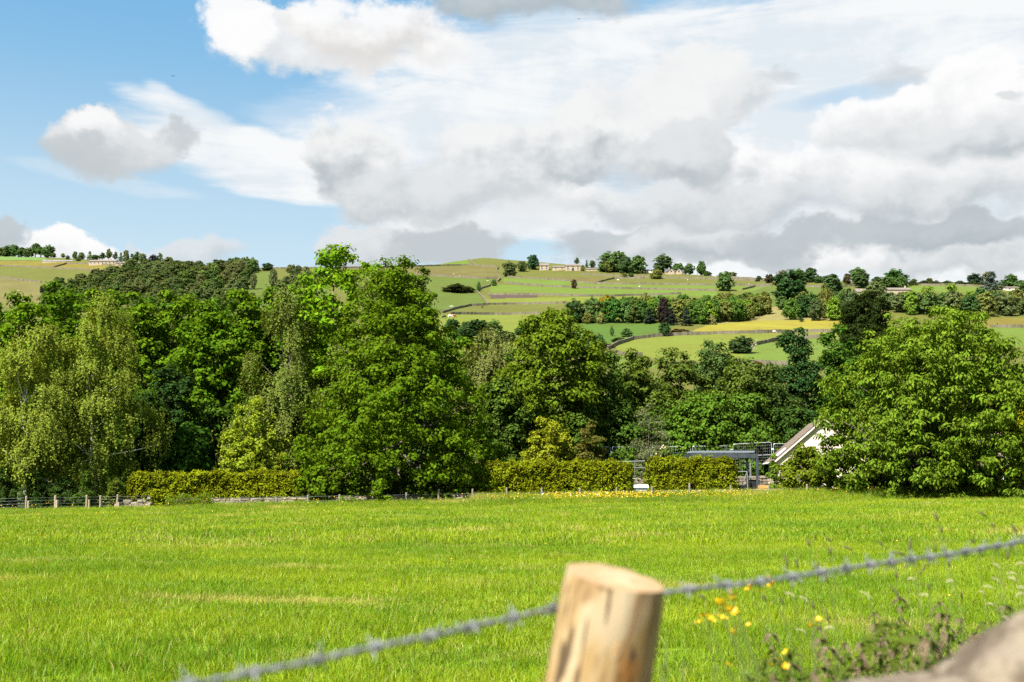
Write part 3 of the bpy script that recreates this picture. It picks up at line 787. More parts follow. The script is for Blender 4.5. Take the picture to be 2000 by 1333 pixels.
    # a few bare twigs above the tall sycamore
    p = at(657, 500, 100); b = MB(); r = random.Random(3)
    for k in range(9):
        s = Vector((r.uniform(-.6, .8), 0, -1.2)); e = s + Vector((r.uniform(-.8, .9), r.uniform(-.3, .3), r.uniform(1.2, 2.2))); b.tube([s, s.lerp(e, .5) + Vector((r.uniform(-.15, .15), 0, 0)), e], [.035, .022, .01], 4)
    b.build('bare_twigs', M['bark'], bpy.data.objects['tall_sycamore'], loc=(p.x - bpy.data.objects['tall_sycamore'].location.x, 0, p.z - bpy.data.objects['tall_sycamore'].location.z))


build_near_trees()


def hedge(name, label, px0, px1, py_top, D, depth, seed, n=11000):
    r = np.random.default_rng(seed)
    a = at(px0, 950, D); b = at(px1, 950, D); xm = (a.x + b.x) / 2; L = b.x - a.x; zg = gz(xm, D); H = at((px0 + px1) / 2, py_top, D).z - zg
    t = thing(name, label, 'hedge', (xm, D + depth / 2, zg), 0, 'clipped golden hedges along the wall')
    u = r.uniform(-1, 1, (n, 3)); ax = r.choice(3, n, p=[.08, .55, .37]); sg = np.where(r.uniform(size=n) < .5, -1., 1.)
    sg = np.where(ax == 1, np.where(r.uniform(size=n) < .85, -1, 1), sg); sg = np.where(ax == 2, 1, sg)
    u[np.arange(n), ax] = sg
    inner = r.uniform(size=n) < .22; u[inner] *= r.uniform(.4, .95, (inner.sum(), 1))
    nn = np.zeros((n, 3)); nn[np.arange(n), ax] = sg
    half = np.array([L / 2, depth / 2, H / 2]); rc = .85                  # rounded shoulders
    q = u * half; core = np.clip(q, -(half - rc), half - rc); dlt = q - core; dl = np.linalg.norm(dlt, axis=1, keepdims=True)
    q = np.where(dl > rc, core + dlt / np.maximum(dl, 1e-6) * rc, q)
    bump = np.array([mnoise.noise(Vector((x * .9 + seed, y * .9, z * 1.3))) for x, y, z in q]); bump2 = np.array([mnoise.noise(Vector((x * 2.6 + seed, y * 2.6, z * 2.6))) for x, y, z in q])
    nv = nrm(np.where(dl > 1e-3, dlt, nn)); q = q + nv * (bump * .26 + bump2 * .26)[:, None]
    P = q + np.array([0, 0, H / 2]) + r.normal(size=(n, 3)) * .05
    T = nv * .8 + np.array([0, 0, .55]) + r.normal(size=(n, 3)) * .45
    Nn = nrm(nv * .5 + np.array([0, -.2, .6]) + r.normal(size=(n, 3)) * .5)
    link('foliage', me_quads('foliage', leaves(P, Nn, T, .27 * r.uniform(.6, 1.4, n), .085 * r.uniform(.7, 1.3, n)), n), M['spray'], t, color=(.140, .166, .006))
    k = n // 2                                                            # darker green sprays fill the inside
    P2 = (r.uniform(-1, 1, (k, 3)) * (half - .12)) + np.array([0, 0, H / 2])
    o = link('inner_foliage', me_quads('inner_foliage', leaves(P2, nrm(r.normal(size=(k, 3)) + [0, 0, .5]), r.normal(size=(k, 3)), .3 * r.uniform(.7, 1.3, k), .14 * r.uniform(.7, 1.3, k)), k), M['spray'], t, color=(.035, .045, .006))
    b = MB()
    for i in range(int(L / .9)):
        x = -L / 2 + .5 + i * .9; b.tube([(x, 0, -.15), (x + .08, .05, H * .5), (x - .05, -.05, H * .85)], [.06, .045, .015], 5)
    b.build('stem', M['bark'], t)


hedge('golden_hedge', 'longest golden hedge, left of the great maple', 246, 600, 923, 79.0, 1.5, 1, 13000)
hedge('golden_hedge', 'golden hedge just right of the great maple', 925, 1238, 902, 78.6, 1.6, 2, 12000)
hedge('golden_hedge', 'shortest golden hedge, beside the grey pergola', 1262, 1443, 895, 79.5, 1.7, 3, 9000)
# ------------------------------------------------------------------ the far hill: trees
PROTO = {}


def proto(kind):
    if kind in PROTO: return PROTO[kind]
    far = dict(leaf=(1.15, .9), clump=1.7)
    s = {'a': ('round', 11), 'b': ('dome', 12), 'c': ('round', 13), 'd': ('tall', 14), 'e': ('vase', 15), 'bush': ('bush', 16), 'f': ('dome', 18)}
    if kind == 'conifer':
        me, C = make_crown(17, 12, 3.2, .8, 'spire', n_lobe=22, per_lobe=9, per_clump=14, clump=.8, leaf=(1.0, .35), style='needle', wob=.15)
    elif kind == 'birch':
        me, C = make_crown(19, 12, 3.6, 2.2, 'tall', n_lobe=20, per_lobe=10, per_clump=24, clump=.8, leaf=(.6, .4), style='weep', wob=.3)
    elif kind == 'pine':
        me, C = make_crown(20, 12, 3.6, 3.0, 'tall', n_lobe=15, per_lobe=9, per_clump=16, clump=1.1, leaf=(1.1, .4), style='needle', wob=.4, rag=.6)
    else:
        pf, sd = s[kind]
        me, C = make_crown(sd, 12, 5.2, .2 if kind == 'bush' else 1.0, pf, n_lobe=20, per_lobe=13, per_clump=15, clump=1.25, leaf=(.85, .65), wob=.3)
    tm = make_trunk(sum(map(ord, kind)), 12, .26, C, 10)
    me.materials.append(M['leaf']); tm.materials.append(M['birch_bark' if kind == 'birch' else 'bark'])
    PW = {'conifer': 6.4, 'birch': 7.4, 'pine': 7.0}
    PROTO[kind] = (me, tm, PW.get(kind, 11.0))
    return PROTO[kind]


def hill_tree(px, py, h, w, kind, col, label, name='hill_tree', group=None, cat='tree', dy=0.0):
    """base at photo pixel (px, py) on the terrain, h and w in photo pixels"""
    me, tm, pw = proto(kind); p = on_ground(px, py); p.y += dy
    p.z = gz(p.x, p.y); D = p.y
    sz = h * D / F / 12; sx = w * D / F / pw
    t = thing(name, label, cat, p, random.uniform(0, 6.28), group); t.scale = (sx, sx, sz)
    v = random.uniform(.86, 1.14) * 1.45  # leaf colour lifted to carry the haze of distance
    c = link('crown', me, None, t, color=tuple(q * v * random.uniform(.95, 1.05) for q in col))
    link('trunk', tm, None, t)
    return t


HG, HB, HD, HL, HO, HGREY = (.056, .100, .026), (.078, .104, .036), (.040, .070, .024), (.095, .160, .018), (.105, .118, .028), (.098, .118, .044)


def build_hill_trees():
    one = [
        # skyline and farm trees: px, base, height, width, kind, colour, label
        (1041, 527, 29, 27, 'a', (.03, .075, .03), 'rounded green tree on the skyline beside the hill farm'), (996, 541, 29, 28, 'b', HB, 'wide grey-green tree below the hill dome'), (1019, 531, 21, 21, 'c', HB, 'grey-green tree between the wide tree and the skyline tree'), (983, 522, 7, 7, 'a', HD, 'tiny tree at the top of the crooked wall'),
        (1127, 519, 16, 12, 'pine', HG, 'small pine behind the farmhouse roof'), (1146, 523, 15, 7, 'conifer', HD, 'slim dark conifer right of the farmhouse'), (1157, 524, 15, 13, 'a', HG, 'rounded small tree right of the slim conifer'), (1138, 530, 12, 9, 'a', HO, 'small olive tree against the farmhouse end'),
        (1188, 531, 37, 44, 'b', HG, 'leftmost crown of the big skyline grove'), (1208, 532, 41, 38, 'a', HG, 'tallest crown of the big skyline grove'), (1190, 533, 26, 22, 'c', HO, 'lower olive tree at the front of the skyline grove'), (1222, 534, 32, 34, 'f', HD, 'dark middle crown of the skyline grove'), (1246, 535, 35, 34, 'a', HG, 'rightmost round crown of the skyline grove'),
        (1295, 532, 34, 42, 'b', HD, 'broad dark tree behind the three-gabled house'), (1325, 530, 20, 26, 'a', HG, 'low tree behind the three-gabled house roof'), (1346, 533, 21, 22, 'c', HG, 'tree just right of the three-gabled house'), (1370, 535, 28, 22, 'd', HG, 'upright tree right of the house, at the end of the row'), (1381, 537, 9, 18, 'bush', HG, 'low bush below the upright skyline tree'), (1282, 545, 18, 24, 'b', HO, 'olive rounded tree below the three-gabled house'),
        (1220, 542, 9, 11, 'a', HO, 'small olive tree on the wall under the skyline grove'), (1232, 542, 9, 11, 'a', HG, 'small green tree on the wall under the skyline grove'),
        (1121, 564, 18, 14, 'a', (.07, .055, .025), 'lone brownish tree on the bright green field'), (1416, 569, 38, 33, 'a', HG, 'large lone tree on the wall at the middle of the hill'), (1428, 542, 10, 24, 'f', HB, 'tree peeping over the ridge behind the lone tree'), (1408, 540, 6, 12, 'bush', HB, 'low bush on the ridge left of the lone tree'),
        (1482, 550, 11, 14, 'bush', HD, 'dark low tree on the right ridge'), (1503, 553, 17, 20, 'a', (.055, .05, .024), 'brownish tree beside the dark low ridge tree'),
        (1545, 587, 58, 72, 'b', (.024, .052, .016), 'very large dark oak standing on the right hillside'), (1530, 552, 24, 22, 'e', (.10, .10, .07), 'pale grey tree behind the large oak'), (1560, 549, 23, 26, 'b', HG, 'tree behind the right shoulder of the large oak'), (1583, 552, 28, 30, 'a', HD, 'dark tree right of the large oak'), (1600, 553, 14, 22, 'f', HG, 'low tree between the oak and the broad dark tree'),
        (1626, 575, 40, 42, 'f', HD, 'broad dark tree between the oak and the long barn'), (1655, 556, 21, 18, 'a', (.06, .052, .022), 'brownish tree behind the broad dark tree'), (1675, 550, 27, 32, 'b', HG, 'tall skyline tree above the paired round tree'), (1684, 563, 30, 36, 'a', HD, 'round dark tree in front of the tall skyline tree'),
        (1750, 560, 34, 46, 'b', (.04, .09, .022), 'broad bright green tree above the long barn'), (1735, 562, 22, 30, 'a', HG, 'lower tree at the left foot of the broad bright tree'), (1715, 555, 14, 26, 'f', HG, 'low tree on the ridge left of the broad bright tree'), (1760, 563, 22, 26, 'c', HG, 'olive crown below the broad bright tree'),
        (1905, 547, 21, 30, 'b', (.024, .045, .024), 'rounded isolated tree on the right skyline'), (1815, 549, 9, 14, 'a', HO, 'pale small tree rising from the ridge hedge'), (1785, 549, 7, 14, 'bush', HB, 'dark shrub at the left end of the ridge hedge'),
        (1938, 574, 44, 40, 'conifer', (.075, .095, .08), 'blue-grey cedar on the right hillside'), (1932, 556, 26, 26, 'e', (.12, .12, .07), 'pale tree behind the blue-grey cedar'), (1972, 560, 23, 30, 'b', HG, 'round tree above the white cottage'), (1992, 566, 18, 30, 'f', HG, 'tree at the right edge beside the white cottage'), (1995, 572, 10, 16, 'bush', HD, 'dark bush right of the white cottage'),
        (935, 570, 20, 9, 'd', HG, 'upright tree at the corner of the gorse'), (965, 559, 13, 11, 'a', HG, 'small tree in the crook of the crooked wall'), (942, 601, 3, 5, 'bush', HG, 'tiny bush at the foot of the crooked wall'),
        (1298, 657, 26, 26, 'a', (.03, .07, .02), 'rounded tree at the corner of the buttercup field'), (1446, 690, 32, 48, 'b', (.035, .06, .02), 'dark hawthorn leaning on the inner wall'), (1554, 650, 8, 10, 'bush', HO, 'small bush in front of the buttercup field'),
        (1195, 657, 20, 9, 'd', HG, 'slim dark tree in the deep green field'), (1224, 658, 16, 27, 'bush', HG, 'rounded bushes in the deep green field'), (1172, 676, 22, 16, 'a', (.04, .085, .03), 'bluish small tree low in the deep green field'), (1145, 672, 22, 14, 'a', HB, 'grey shrub beside the tall ash top'),
        (1545, 625, 42, 34, 'd', (.07, .13, .022), 'fresh green tree beside the straw strip'), (1565, 629, 13, 10, 'conifer', HD, 'little dark conifer beside the fresh green tree'), (1527, 605, 26, 26, 'a', HG, 'tree below the large dark oak'),
        (523, 529, 15, 25, 'b', HD, 'lone rounded tree on the left skyline'), (502, 531, 12, 11, 'a', HB, 'small tree left of the lone skyline tree'), (638, 524, 5, 9, 'a', HB, 'tiny tree on the moor skyline'), (533, 564, 39, 18, 'birch', HGREY, 'tall thin birch on the left hill slope'), (495, 566, 32, 15, 'birch', HGREY, 'thin birch left of the tall thin birch'), (548, 566, 20, 24, 'a', HGREY, 'grey shrub right of the tall thin birch'), (493, 586, 15, 14, 'a', HB, 'small tree low on the left hill slope'),
        (1305, 640, 0.1, 0.1, 'bush', HG, ''),
    ]
    for px, py, h, w, k, c, lab in one:
        if not lab: continue
        hill_tree(px, py, h, w * 1.05, k, c, lab)
    # white may blossom on the hawthorn
    hw = [o for o in bpy.data.objects if o.get('label', '').startswith('dark hawthorn')][0]
    r = np.random.default_rng(4); n = 260
    th = r.uniform(-.9, 1.2, n); P = np.stack([5.0 + r.normal(size=n) * .7, np.zeros(n), 5 + 3.6 * r.uniform(-.8, 1, n)], -1)
    ang = math.radians(-20) - hw.rotation_euler.z; P = P @ np.array([[math.cos(ang), math.sin(ang), 0], [-math.sin(ang), math.cos(ang), 0], [0, 0, 1]]); P += r.normal(size=(n, 3)) * .5
    link('blossom', me_quads('blossom', leaves(P, nrm(r.normal(size=(n, 3)) + [0, -.5, .7]), r.normal(size=(n, 3)), np.full(n, .55), np.full(n, .5)), n), M['petal'], hw, color=(.7, .66, .55))
    R = random.Random(21)

    def wood(pts, label, group, cols, kinds, name, jx=6, jy=3):
        xs = [q[0] for q in pts]; ys = [q[1] for q in pts]
        for px, py, h, w in pts:
            fx = (px - min(xs)) / max(1, max(xs) - min(xs)); fy = (py - min(ys)) / max(1, max(ys) - min(ys)); place = ''
            if len(pts) > 5:
                k = min(int(fx * (9 if len(pts) > 30 else 5)), 8 if len(pts) > 30 else 4)
                place = (', far left end', ', left end', ', left part', ', left of its middle', ', at its middle', ', right of its middle', ', right part', ', right end', ', far right end')[k] if len(pts) > 30 else (', left end', ', left of its middle', ', at its middle', ', right of its middle', ', right end')[k]
                if len(pts) > 30: place += (', upper edge', ', middle height', ', lower edge')[min(2, int(fy * 3))]
            lb = label + place
            hill_tree(px + R.uniform(-jx, jx), py + R.uniform(-jy, jy), h * R.uniform(.85, 1.18), w * R.uniform(.85, 1.2), R.choice(kinds), R.choice(cols), lb, name, group)
    # left wooded slope
    pts = []
    for row, (y0, y1, x0, x1, n, h) in enumerate(((528, 531, 262, 478, 11, 22), (540, 533, 228, 490, 14, 24), (551, 541, 195, 486, 15, 25), (562, 552, 160, 480, 16, 26), (573, 566, 120, 478, 17, 27), (584, 580, 110, 470, 16, 28), (596, 594, 90, 480, 17, 28), (610, 608, 90, 480, 15, 28))):
        for i in range(n):
            f = i / (n - 1); pts.append((x0 + (x1 - x0) * f, y0 + (y1 - y0) * f, h, 30))
    wood(pts, 'grey-green tree in the dense left hill wood', 'trees of the dense wood on the left hill', [(.060, .088, .026), (.076, .098, .034), (.050, .082, .022), (.064, .086, .026), (.084, .100, .034), (.078, .112, .026)], ['a', 'b', 'c', 'd', 'birch', 'f'], 'wood_tree')
    wood([(452 + 9 * i, 531 + i, 26 + 2 * (i % 2), 20) for i in range(5)], 'tall dark tree on the crest of the left wood', 'crest trees of the left wood', [HG, HB], ['d', 'a'], 'wood_tree', 2, 1)
    wood([(100, 572, 24, 20), (88, 578, 20, 22), (112, 566, 24, 22)], 'dark conifer at the left foot of the hill wood', 'dark conifers at the foot of the left wood', [(.02, .034, .024)], ['pine', 'conifer'], 'wood_tree', 3, 1)
    # trees round the left farm
    wood([(4 + 12.5 * i, 500 + .4 * i, 18 + 3 * (i % 3), 22) for i in range(8)], 'dark tree in the far left skyline belt', 'shelter belt on the far left skyline', [HG, HB], ['a', 'b', 'pine'], 'belt_tree', 3, 1)
    wood([(104, 501, 9, 12), (122, 502, 9, 8), (134, 507, 9, 10), (145, 506, 13, 12), (158, 507, 14, 14), (153, 511, 7, 12)], 'small green tree above the low white-roofed barn', 'small trees above the low barn', [HG, HB], ['a', 'c'], 'belt_tree', 2, .5)
    wood([(174, 508, 15, 14), (186, 508, 12, 18), (200, 508, 17, 18), (212, 508, 20, 18), (224, 508, 17, 12), (236, 512, 18, 12), (247, 514, 22, 14), (257, 515, 20, 14), (268, 516, 20, 18), (278, 517, 24, 18), (262, 519, 16, 18)], 'pine or dark tree behind the long left farmhouse', 'trees behind the long left farm', [HD, HG, HB], ['pine', 'conifer', 'a', 'pine'], 'farm_tree', 2, 1)
    hill_tree(300, 518, 20, 22, 'b', (.022, .022, .026), 'purple-black copper beech beside the left farm'); hill_tree(312, 517, 23, 14, 'pine', HG, 'pine just right of the copper beech'); hill_tree(323, 514, 9, 12, 'a', HD, 'last small tree on the skyline right of the copper beech')
    wood([(563 + 11 * i, 533 + (i % 2) * 2, 16, 14) for i in range(4)] + [(580 + 12 * i, 559 + (i % 2) * 2, 28, 24) for i in range(6)] + [(560, 556, 14, 20), (575, 545, 15, 20)], 'grey-green birch in the clump on the left moor edge', 'birch clump on the moor edge', [HGREY, HB], ['birch', 'd', 'a'], 'moor_tree', 3, 1)
    wood([(470, 575, 22, 26), (458, 584, 20, 24), (440, 588, 20, 26), (605, 590, 18, 22), (560, 590, 16, 22), (420, 590, 20, 30)], 'tree at the foot of the left slope above the near wood', 'trees at the foot of the left slope', [HB, HGREY, (.06, .09, .03)], ['a', 'b'], 'slope_tree', 3, 1)
    # plantation in the middle of the hill
    pl = [(1125, 632, 46, 40, 'b', (.026, .056, .016), 'dark rounded tree at the left end of the hillside plantation'), (1160, 631, 50, 38, 'b', HG, 'second tree from the left of the plantation, dark green'), (1148, 633, 22, 20, 'a', HO, 'low olive tree in the front of the plantation left end'), (1196, 631, 47, 46, 'a', (.038, .09, .018), 'broad bright green tree beside the golden-crowned trees'), (1222, 631, 44, 30, 'a', HG, 'green tree left of the bare-stemmed pale tree'),
          (1173, 630, 48, 22, 'd', (.19, .15, .012), 'golden yellow laburnum in the plantation'), (1188, 620, 42, 26, 'a', (.15, .14, .014), 'yellow-tinged crown behind the laburnum'), (1173, 633, 22, 20, 'birch', (.16, .17, .05), 'pale yellow weeping tree at the plantation edge'), (1251, 630, 36, 14, 'd', (.13, .10, .055), 'thin brownish tree with a bare pale stem'),
          (1268, 633, 30, 24, 'conifer', (.020, .030, .022), 'dark spruce left of the purple tree'), (1297, 634, 52, 26, 'd', (.026, .018, .018), 'dark purple-leaved tree in the plantation'), (1312, 636, 34, 24, 'conifer', (.024, .034, .026), 'dark spruce right of the purple tree'), (1340, 637, 35, 26, 'conifer', (.026, .040, .028), 'isolated blue-black spruce at the plantation front'), (1390, 634, 18, 20, 'bush', (.17, .17, .07), 'cream-flowering bush at the right of the plantation')]
    for px, py, h, w, k, c, lab in pl: hill_tree(px, py, h, w, k, c, lab, 'plantation_tree')
    pts = [(1215 + 13 * i, 618 - (i % 2) * 3, 38, 34) for i in range(22)] + [(1240 + 17 * i, 631 - .3 * i, 38, 32) for i in range(14)] + [(1350 + 16 * i, 634 - 1.4 * i, 40, 32) for i in range(8)] + [(1180 + 20 * i, 607, 27, 30) for i in range(6)] + [(1400 + 12 * i, 600 - (i % 3) * 4, 22, 24) for i in range(9)]
    wood(pts, 'leafy tree in the hillside plantation', 'trees of the hillside plantation', [HL, (.055, .105, .018), (.045, .09, .018), HO, (.06, .085, .022)], ['a', 'b', 'c', 'd', 'f'], 'plantation_tree', 5, 1.5)
    wood([(1465, 622, 28, 22), (1480, 617, 28, 26), (1495, 610, 26, 22), (1455, 626, 20, 20)], 'young airy tree at the right end of the plantation', 'young trees at the plantation end', [(.075, .115, .026), HO], ['d', 'birch'], 'young_tree', 2, 1)
    # belt of trees on the right hillside
    pts = [(1575 + 18 * i, 622 + (i % 2) * 5, 44 + 5 * (i % 3), 34) for i in range(6)] + [(1570 + 20 * i, 606, 34, 34) for i in range(6)] + [(1760 + 19 * i, 612 + (i % 2) * 4, 42, 36) for i in range(15)] + [(1770 + 24 * i, 597, 26, 34) for i in range(11)]
    wood(pts, 'tree in the right hillside belt', 'tree belt on the right hillside', [HG, HB, HO, (.055, .085, .03), (.035, .07, .022), HL], ['a', 'b', 'c', 'd', 'f', 'birch'], 'belt_tree', 6, 2)
    wood([(1650, 600, 26, 28), (1712, 590, 46, 42), (1660, 612, 46, 34), (1690, 600, 30, 32), (1733, 605, 34, 36)], 'tree in front of the long barn on the right hillside', 'trees in front of the long barn', [HB, HGREY, (.09, .13, .03)], ['a', 'd', 'c'], 'barn_tree', 3, 1)
    # trees just above the valley in the middle
    wood([(885, 654, 28, 40), (912, 652, 26, 30), (935, 655, 32, 46), (968, 656, 27, 28), (905, 668, 24, 40), (950, 670, 24, 40), (985, 668, 22, 40)], 'dark green tree at the bottom of the cattle field', 'trees at the bottom of the cattle field', [HG, HB, (.03, .066, .018)], ['a', 'b', 'f'], 'valley_edge_tree', 3, 1)
    wood([(1020, 650, 22, 26), (1040, 640, 12, 24), (1015, 655, 16, 30)], 'dark tree peeping left of the tall ash top', 'trees left of the tall ash top', [HG, HB], ['a', 'b'], 'valley_edge_tree', 2, 1)
    wood([(1395, 722, 40, 55), (1350, 722, 18, 34), (1320, 722, 14, 30), (1380, 724, 22, 40)], 'grey-green bushy tree along the bottom of the meadow', 'bushy trees at the bottom of the meadow', [HB, HGREY, HO], ['b', 'f', 'bush'], 'meadow_tree', 3, 1)
    for px, py, w, h, lab in ((892, 571, 62, 15, 'dark gorse thicket on the left hillside field'), (873, 571, 18, 9, 'low gorse bush at the left end of the thicket'), (912, 572, 40, 12, 'gorse bush at the right end of the thicket'), (894, 557, 8, 4, 'tiny gorse bush above the thicket')):
        hill_tree(px, py, h, w, 'bush', (.040, .050, .016), lab, 'gorse_bush', None, 'gorse')
    for i, (px, py, w, h, lab) in enumerate(((1325, 652, 44, 9, 'brownish scrub along the wall below the plantation'), (1210, 668, 40, 8, 'scrub along the curving wall in the deep green field'), (1190, 680, 26, 8, 'reddish scrub at the low end of the curving wall'), (1478, 715, 26, 9, 'brown scrub on the lowest meadow wall'), (1160, 664, 40, 8, 'green scrub at the edge of the deep green field'))):
        hill_tree(px, py, h, w, 'bush', ((.085, .07, .024), (.05, .08, .02), (.09, .06, .03), (.09, .075, .03), (.05, .085, .02))[i], lab, 'scrub', None, 'scrub')
    # clipped hedge on the right ridge
    b = []; r = np.random.default_rng(8)
    p0, p1 = on_ground(1775, 558), on_ground(1925, 560); n = 5000
    f = r.uniform(size=n); P = np.stack([p0.x + (p1.x - p0.x) * f, p0.y + (p1.y - p0.y) * f + r.uniform(-1.5, 1.5, n), ground(p0.x + (p1.x - p0.x) * f, p0.y + (p1.y - p0.y) * f) + r.uniform(0, 1, n) * (2.4 + .6 * np.sin(f * 40))], -1)
    o = link('ridge_hedge', me_quads('ridge_hedge', leaves(P, nrm(r.normal(size=(n, 3)) + [0, -.3, .8]), r.normal(size=(n, 3)), np.full(n, .8), np.full(n, .6)), n), M['leaf'], color=(.045, .07, .02)); tag(o, 'long dark hedge along the right ridge beside the isolated tree', 'hedge')


build_hill_trees()


# ------------------------------------------------------------------ the far hill: dry stone walls
def hill_wall(label, pix, h=1.5, thick=.7):
    pts = []
    for (x0, y0), (x1, y1) in zip(pix[:-1], pix[1:]):
        n = max(2, int(abs(x1 - x0) + 2 * abs(y1 - y0)) // 4)
        for i in range(n): pts.append(on_ground(x0 + (x1 - x0) * i / n, y0 + (y1 - y0) * i / n))
    pts.append(on_ground(*pix[-1])); q = [pts[0]]
    for p in pts[1:]:
        m = max(1, int((p - q[-1]).length / 3.0)); a = q[-1].copy()
        for k in range(1, m + 1):
            t = a.lerp(p, k / m); t.z = gz(t.x, t.y); q.append(t)
    if len(q) > 700: q = q[::2]
    b = MB(); o = q[0]
    for a, c in zip(q[:-1], q[1:]):
        d = c - a; L = d.length
        if L < .05: continue
        ang = math.atan2(d.y, d.x); hh = h * (.95 + .22 * mnoise.noise(a * .12) + random.uniform(-.04, .04)); th = thick * random.uniform(.85, 1.15)
        rot = Matrix.Rotation(ang, 3, 'Z') @ Matrix.Rotation(-math.atan2(d.z, math.hypot(d.x, d.y)), 3, 'Y')
        b.box((a + c) / 2 - o + Vector((0, 0, hh / 2 - .15)), (L * 1.04, th, hh + .3), rot, .07)
    w = b.build('field_wall', M['hill_wall'], loc=o)
    tag(w, label, 'stone wall', 'dry stone field walls on the hill')


WALLS = [
    ('stone wall along the skyline left of the hill dome', [(745, 523), (800, 521.5), (860, 520), (914, 519), (972, 522)]),
    ('short wall climbing the hill dome', [(916, 508), (920, 513), (927, 519)]),
    ('stone wall between heath and green field below the dome', [(745, 531), (850, 540), (930, 544.5), (970, 545)]),
    ('upper crooked wall running down from the skyline', [(974, 523), (970, 528), (972, 538), (977, 546), (972, 551)]),
    ('middle piece of the crooked wall near the gorse', [(958, 559), (940, 565), (932, 571)]),
    ('lower crooked wall running down beside the gorse', [(932, 571), (938, 578), (946, 586), (952, 596)]),
    ('wall curving up from the cattle field', [(864, 612), (890, 604), (920, 598), (952, 597)]),
    ('wall under the farm, above the bright field', [(990, 542), (1040, 545), (1100, 549), (1162, 555), (1250, 556), (1400, 558.5), (1500, 559)]),
    ('wall across the bright field by the lone brown tree', [(988, 553), (1020, 557), (1080, 561), (1140, 563), (1250, 565.5), (1330, 567), (1400, 569)]),
    ('wall with the dark heather strip', [(954, 576.5), (1052, 577), (1140, 579), (1200, 579.5), (1330, 575)]),
    ('wall meeting the crooked wall from the right', [(952, 596), (1020, 595), (1108, 593)]),
    ('wall directly above the cattle', [(880, 614.5), (980, 615.5), (1070, 613.5), (1105, 612)]),
    ('slanting wall below the skyline grove', [(1165, 554), (1182, 549), (1200, 545), (1260, 545)]),
    ('high wall under the three-gabled house', [(1135, 537), (1200, 540), (1260, 542), (1350, 545), (1420, 547), (1500, 551)]),
    ('wall along the right ridge', [(1400, 541), (1470, 546), (1530, 549), (1640, 551)]),
    ('wall left of the large oak', [(1450, 567), (1475, 561), (1508, 559.5)]),
    ('wall right of the large oak', [(1575, 561), (1640, 562), (1700, 556)]),
    ('wall in front of the bright strip on the right ridge', [(1780, 558), (1860, 559), (1925, 561)]),
    ('wall along the foot of the buttercup field', [(1315, 656), (1420, 652.5), (1500, 651), (1640, 649)]),
    ('curving wall round the yellow-green meadow', [(1187, 684), (1204, 675), (1237, 664), (1277, 659), (1315, 656)]),
    ('low wall end beside the olive valley trees', [(1201, 691), (1225, 696), (1255, 696)]),
    ('inner wall splitting the meadow behind the hawthorn', [(1466, 677), (1519, 666), (1560, 662), (1615, 660)]),
    ('lowest meadow wall beside the dark round tree', [(1440, 712), (1505, 713), (1540, 715)]),
    ('upper wall on the far left fields', [(-60, 518), (0, 520), (100, 524.5), (150, 527), (207, 531)]),
    ('curving wall round the ochre field by the left farm', [(105, 523), (130, 516), (172, 515.5), (235, 520)]),
    ('lower wall on the far left fields', [(-60, 538), (0, 543), (37, 548), (80, 552)]),
    ('wall on the right edge by the ochre strip', [(1935, 640), (2040, 641)]),
    ('skyline wall across the left moor', [(455, 528), (540, 525.5), (650, 525), (745, 523)]),
]
for lab, pix in WALLS: hill_wall(lab, pix, 1.5 if 'meadow' in lab or 'buttercup' in lab else 1.35)


def rock_mesh(name, seed, scale, sub=2, amp=.25, freq=1.2):
    import bmesh
    bm = bmesh.new(); bmesh.ops.create_icosphere(bm, subdivisions=sub, radius=1)
    for v in bm.verts:
        n = mnoise.fractal(v.co * freq + Vector((seed * 3.1, seed, 0)), .6, 2, 4)
        c = mnoise.cell(v.co * 1.6 + Vector((seed, 0, 0)))
        v.co = Vector((v.co.x * scale[0], v.co.y * scale[1], v.co.z * scale[2])) * (1 + amp * n)
    me = bpy.data.meshes.new(name); bm.to_mesh(me); bm.free(); return me


for i, (px, py, w, lab) in enumerate(((845, 537.5, 9, 'largest pale rock on the brown heath'), (838, 536, 5, 'pale rock left of the largest rock on the heath'), (898, 540, 5, 'flat pale rock on the right of the heath'), (781, 531, 8, 'pale rocks by the wall at the left of the heath'), (886, 536, 4, 'small pale rock in the middle of the heath'), (36, 568, 5, 'pale rock on the far left slope'), (882, 599, 9, 'pale rubble beside the wall above the cattle'), (915, 573, 5, 'pale rock below the gorse thicket'), (953, 549, 6, 'pale rock near the crooked wall top'), (999, 540, 14, 'pale rubble heap under the wide grey-green tree'))):
    p = on_ground(px, py); k = w * p.y / F / 2
    tag(link('pale_rock', rock_mesh('pale_rock', i, (k, k * .6, k * .3)), M['rock_pale'], loc=p), lab, 'rock', 'pale rocks on the hill')


